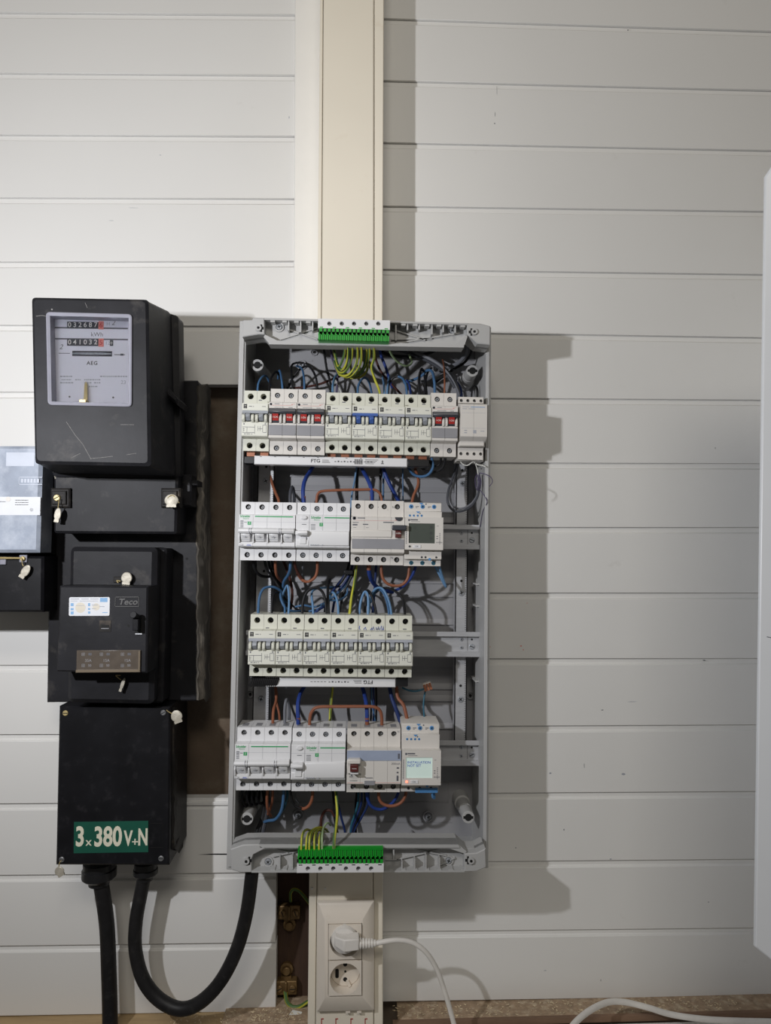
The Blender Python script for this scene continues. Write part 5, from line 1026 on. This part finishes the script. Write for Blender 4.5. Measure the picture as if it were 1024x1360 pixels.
seal('bright round seal on top of the black switch unit', 168.5, 768, 128, 4, 7, 8, [(160, 772, 127), (155, 771, 127), (157, 774, 127)])
seal('thin curled pale seal hanging under the black switch unit', 163, 909, 128, 18, 2.4, 9, [(161, 903, 129), (157, 900, 129), (154, 897, 130), (160, 897, 130)])
# supply box
fr = Frame('supply_box', 'square black supply box with green sign lettered in cream', 'junction box', 150, 1040, 0)
m = MB(); m.prism(fr.q([(74, 1149), (224.5, 1149.5), (226, 939), (78.5, 938)], 98), 0, 98, 2); obj('box', m, 'blackgloss', fr.o)
m = MB(); ring = []; n = 20
for i in range(n+1):
    y = 940+190*i/n; e = 3 if i < n-2 else -4
    a = fr.p(226, y, 90); b = fr.p(240.5+random.uniform(-1, 1)+e*.3, y, 14)
    ring.append([(a[0]-3, 88, a[1]), (a[0]+3+random.random()*2, 84, a[1]), (b[0], 20+random.random()*4, b[1]), (b[0], 0, b[1]), (a[0]-3, 0, a[1])])
m.loft(ring); obj('box_side', m, 'blackside', fr.o)
m = MB(); m.tube([(fr.p(242+random.uniform(-.8, .8), 955+8*i, 16)[0], 16, fr.p(242, 955+8*i, 16)[1]) for i in range(18)], 1.1, 6); obj('sealant_bead', m, 'lead', fr.o)
for a, b, mm in ((87, 947, 'brass'), (217, 946.5, 'screw'), (82, 1141.5, 'screw'), (214, 1140, 'screw')): x, z = fr.p(a, b, 98); screw('slot', 3.6, x, 98, z, fr.o, 'corner_screw', mm, 1.4)
m = MB(); m.prism([fr.p(*a, 98) for a in ((98, 1133), (197, 1131.5), (197, 1090), (98.5, 1091.5))], 97.8, 98.6); sg = obj('sign', m, 'green_sign', fr.o)
P1 = lambda a, b: fr.p(a, b, 98)
for s, px, py, sz, sx in (('3', 106.5, 1112, 35, .70), ('x', 118, 1118, 15, 1), ('380', 143.5, 1112, 35, .70), ('V', 170.5, 1114, 27, .64), ('+', 179.5, 1118.5, 16, 1), ('N', 190, 1112.5, 30, .58)):
    x, z = P1(px, py); text(s, sz, x, z, 98.6, 'cream_text', sg, bold=.03 if s not in 'x+' else .01, sx=sx)
m = MB()
for r_ in ((200, 1093, 216, 1093.6), (200, 1125, 217, 1125.8), (216, 1094, 216.7, 1125.8)): qbox(m, *r_, 97.8, 98.3, P1)
obj('label_outline', m, 'blackside', fr.o)
for px, r0, l in ((132, 23, 22), (193.5, 16.5, 16)):
    m = MB(); x, z = fr.p(px, 1149, 50); R_ = r0
    rings = [[(x+rr*math.cos(t), 50+rr*math.sin(t), z-dz_) for t in [k*math.pi/10 for k in range(20)]] for rr, dz_ in ((R_*.93, -4), (R_*.93, 4), (R_, 5), (R_, l*.7), (R_*.9, l*.8), (R_*.62, l), (R_*.6, l+4))]
    m.loft(rings); gl = obj('cable_gland', m, 'blackplas', fr.o)
seal('pale round seal tied at the upper right corner of the supply box', 235, 951.5, 96, -20, 7.5, 8.5, [(231, 949, 97), (225, 946, 98), (221, 943, 99)])
seal('small pale seal hanging at the lower left corner of the supply box', 79.5, 1157, 96, -30, 6, 6.5, [(78, 1152, 97), (79, 1146, 99), (82, 1142, 99)])
def thick(label, pts, r):
    w_ = []
    for a, b, h in pts: x, z = ray(a, b, h); w_.append((x, h, z))
    sp = spline(w_, 10); o0 = sp[0]; m = MB(); m.tube([(x-o0[0], h, z-o0[2]) for x, h, z in sp], r, 18); o = obj('cable', m, 'rubber'); o.location = (o0[0]/1000, 0, o0[2]/1000); tag(o, label, 'cable')
thick('thick black cable running straight down from the supply box', [(131, 1160, 50), (136, 1185, 50), (142, 1230, 46), (144.5, 1290, 44), (146, 1345, 44), (146.5, 1420, 44)], 10.3)
thick('thick black cable bowing from the supply box round into the fuse box', [(193, 1158, 50), (187.5, 1185, 50), (180.5, 1225, 50), (180, 1262, 50), (190, 1300, 52), (211, 1327, 54), (239, 1340, 58), (266, 1331, 62), (293, 1303, 66), (314, 1262, 70), (327, 1215, 74), (334, 1165, 78), (337, 1130, 78), (340, 1112, 76)], 9.2)
# small meter at the far left
fr = Frame('small_meter', 'smaller old meter with pale-mottled glassy lid at the far left edge', 'electricity meter', 20, 700, 0)
m = MB(); m.prism(fr.q([(-75, 736), (66, 736), (68, 594), (-75, 594)], 84), 0, 84, 3); obj('case', m, 'blackside', fr.o)
m = MB(); m.prism(fr.q([(-78, 734), (51.5, 734), (56, 592), (-78, 592)], 122), 84, 122, 4); m2 = obj('lid', m, 'glasslid', fr.o)  # grey lid colour mottled with paler blotches
P2 = lambda a, b: fr.p(a, b, 122)
def r2(lst, mm, name):
    m = MB()
    for a, b, c, d in lst: qbox(m, a, b, c, d, 121.8, 122.3, P2)
    return obj(name, m, mm, m2)
r2([(-70, 660, 54, 684)], 'sticker', 'pale_band'); r2([(8, 601, 46, 619)], 'faint', 'upper_plate')
r2([(25, 633.5, 56, 634.3), (25, 643, 56, 643.8), (25, 633.5, 25.8, 643.8)]+[(28+4.2*i, 636, 31+4.2*i, 641) for i in range(6)], 'faint', 'raised_letters')
r2([(20, 664, 38, 664.6), (20, 667, 38, 667.6), (20, 670, 38, 670.6), (0, 666, 8, 666.6)], 'panel', 'small_print')
m = MB(); m.cyl(*P2(42, 677), 2.3, 121.8, 122.6, 12); obj('rivet', m, 'screw', m2); m = MB(); m.cyl(*P2(11, 663), 3.4, 121.8, 122.6, 14); obj('round_sticker', m, 'warm', m2)
fr2 = Frame('terminal_cover', 'glossy black terminal cover under the small far-left meter', 'terminal cover', 20, 775, 0)
m = MB(); m.prism(fr2.q([(-75, 813), (57, 813), (57.5, 739), (-75, 737)], 108), 0, 108, 3); obj('cover', m, 'blackgloss', fr2.o)
m = MB(); m.prism(fr2.q([(50, 812.5), (66.5, 812.5), (66.5, 736), (50, 736)], 60), 0, 60, 2); obj('base', m, 'blackside', fr2.o)
m = MB(); x, z = fr2.p(30, 742, 112); m.box(x-5, x+5, 105, 111, z-5, z+5); x, z = fr2.p(3, 745, 112); m.box(x-4, x+4, 105, 111, z-5, z+4); obj('lug', m, 'bezel', fr2.o, bevel=1)
x, z = fr2.p(30, 742, 113); screw('slot', 3.4, x, 111, z, fr2.o, 'cover_screw', 'brass', 3)
m = MB(); a = fr2.p(-20, 741.5, 113); m.tube([(a[0], 113, a[1]), (x-5, 113.5, z+.4), (x, 114, z)], .8, 6); m.tube([(a[0], 113, a[1]+1.6), (x-5, 113.5, z+1.4), (x, 114, z+1)], .6, 6); obj('seal_wire', m, 'brass', fr2.o)
seal('leaf-shaped pale seal hanging from the small far-left meter', 34, 759, 114, 32, 5.2, 9.5, [(31, 752, 115), (29.5, 748, 115), (29, 743, 116)])

# ================================================================ SOCKET, PLUG, CLAMPS
fr = Frame('double_socket', 'cream double wall socket in a sloping square frame on the lower duct', 'socket', 459, 1270, 69)
p4 = lambda a, b, h=88: fr.p(a, b, h)
def rg(a, b, c, d, h, hh): (x0, z0), (x1, z1) = p4(a, d, h), p4(c, b, h); return [(x0, hh, z0), (x1, hh, z0), (x1, hh, z1), (x0, hh, z1)]
m = MB(); m.loft([rg(420.5, 1197.5, 497, 1345, 78, 0), rg(420.5, 1197.5, 497, 1345, 78, 7), rg(423, 1200, 494.5, 1342, 80, 9.5), rg(431, 1222, 482, 1327, 88, 17), rg(435.5, 1227, 481, 1324, 88, 17)], True, False)
m.loft([rg(435.5, 1227, 481, 1324, 88, 17), rg(435.5, 1227, 481, 1324, 88, .3)], False, True); obj('frame', m, 'socket', fr.o, bevel=.6)
for i, (y0, y1) in enumerate(((1228, 1274.6), (1275.6, 1322.5))):
    (x0, z0), (x1, z1) = p4(436.3, y1), p4(480.2, y0); cx, cz = p4(458.4, (1250.5, 1300)[i]); m = MB(); R_ = 20.5
    m.holed(x0, x1, z0, z1, 0, 19.5, [(cx, cz, R_)], 28)
    m.lathe(cx, cz, [(R_, 0), (R_-.4, 1), (R_-1, 1.5)], 28)
    ins = obj('socket_insert', m, 'socket', fr.o)
    m = MB(); m.cyl(cx, cz, 2.9, 1, 1.9, 14); 
    if i == 1:
        m = MB()
        for a, b, rr in ((458.4, 1281.5, 2.8), (458.4, 1301.5, 2.8), (458.6, 1291, 1.5)): m.cyl(*p4(a, b, 72), rr, 1.2, 1.9, 14)
        obj('pin_hole', m, 'hole', ins)
        m = MB(); a = p4(447.5, 1296, 76); m.prism(rrect(a[0]-2.4, a[0]+2.4, a[1]-6, a[1]+6, 2), 1, 2); obj('pin_slot', m, 'hole', ins)
        m = MB(); a = p4(462.5, 1308, 76); m.prism([(a[0]-3, a[1]+3.5), (a[0]+1, a[1]-4), (a[0]+4, a[1]-2.5), (a[0]+.5, a[1]+4.5)], 1, 6); obj('guide', m, 'socket', ins)
for px in (462, 477): m = MB(); x, z = fr.p(px, 1346, 78); m.box(x-3, x+3, 0, 7, z-1, z+1.5); obj('catch', m, 'socket', fr.o)
fr = Frame('plug', 'white angled plug pushed into the upper socket', 'plug', 458, 1250, 72)
cx, cz = fr.p(457.5, 1249, 92)
m = MB(); m.lathe(cx, cz, [(17, 0), (18.3, 2), (18.3, 17), (16.5, 22), (11, 24)], 28); obj('head', m, 'cablew', fr.o)
m = MB(); a = fr.p(453, 1255, 108); b = fr.p(477, 1255, 108); y0 = fr.p(460, 1263, 108)[1]; y1 = fr.p(460, 1246.5, 108)[1]
m.loft([[(a[0]-9, h, z+2) for h, z in ((18, y0), (30, y0+1), (30, y1-3), (18, y1))], [(a[0]+4, h, z) for h, z in ((18, y0-1), (40, y0), (40, y1), (18, y1))], [(b[0], h, z) for h, z in ((20, y0), (38, y0+1), (38, y1), (20, y1))]]); obj('arm', m, 'cablew', fr.o, bevel=1.5)
m = MB(); yc = fr.p(485, 1254, 104)[1]
for i in range(5): x = b[0]+1.8+i*3.8; m.loft([[(xx, 30+rr*math.cos(t), yc+rr*math.sin(t)) for t in [k*math.pi/8 for k in range(16)]] for xx, rr in ((x-1.4, 6.8-.25*i), (x+1.2, 6.8-.25*i))])
m.loft([[(xx, 30+4.4*math.cos(t), yc+4.4*math.sin(t)) for t in [k*math.pi/8 for k in range(16)]] for xx in (b[0]-2, b[0]+22)]); obj('strain_relief', m, 'cablew', fr.o)
def cord(label, pts, r, mm='cablew'):
    w_ = []
    for a, b, h in pts: x, z = ray(a, b, h); w_.append((x, h, z))
    sp = spline(w_, 8); o0 = sp[0]; m = MB(); m.tube([(x-o0[0], h, z-o0[2]) for x, h, z in sp], r, 12); o = obj('cord', m, mm); o.location = (o0[0]/1000, 0, o0[2]/1000); tag(o, label, 'cord')
cord('white cord arching right and down from the plug', [(494, 1254, 102), (508, 1251, 102), (528, 1248.5, 100), (548, 1252, 98), (566, 1265, 96), (580, 1287, 92), (590, 1315, 88), (598, 1342, 84), (606, 1375, 80), (612, 1420, 76)], 3.3)
cord('white cord bowed over the ledge at the bottom right', [(752, 1375, 120), (765, 1357, 100), (785, 1341, 80), (808, 1331, 60), (830, 1331, 54), (860, 1338, 56), (890, 1347, 60), (930, 1353, 70), (980, 1356, 80), (1080, 1358, 90)], 4)
# earth clamps in the hole
def clamp_(label, cx, cy, up):
    fr = Frame('earth_clamp', label, 'clamp', cx, cy, -24); s = 1 if up else -1
    m = MB(); m.box(-16, 16, 0, 14, -10, 10); m.box(-2, 2, 12, 17, -10, 10); obj('clamp_body', m, 'clamp', fr.o, bevel=1.5)
    for sx in (-9.5, 9.5): screw('slot', 5, sx, 14, 0, fr.o, 'clamp_screw', 'clamp', 3)
    m = MB(); m.box(-8, 7, 0, 8, -s*10-4, -s*10+4); m.lathe(0, -s*22, [(9.5, 0), (9.5, 5), (6, 6), (6, 11), (5, 12)], 12); obj('bolt', m, 'clamp', fr.o)
clamp_('dull brass earth clamp high in the hole left of the socket', 385, 1206, True)
clamp_('dull brass earth clamp low in the hole left of the socket', 381, 1305, False)
def gy2(label, pts, r=2.6, shade=None):
    w_ = []
    for a, b, h in pts: x, z = ray(a, b, h); w_.append((x, h, z))
    sp = spline(w_, 8); o0 = sp[0]; m = MB(); m.tube([(x-o0[0], h, z-o0[2]) for x, h, z in sp], r, 8, mats=[1, 0, 0, 1, 1, 1, 0, 1], twist=.03); o = obj('wire', m, [WM['yellow'], WM['green']]); o.location = (o0[0]/1000, 0, o0[2]/1000); tag(o, label, 'wire')
gy2('green-yellow earth wire hooking from the upper clamp behind the duct', [(386, 1197, -14), (386, 1186, -8), (391, 1181, -4), (399, 1185, -2), (409, 1197, 0), (420, 1212, 2)], 2.2)
gy2('green-yellow earth wire sagging from the lower clamp behind the duct', [(379, 1316, -10), (381, 1330, -4), (388, 1337, 0), (398, 1337, 2), (410, 1330, 4), (424, 1322, 4)], 2.8)
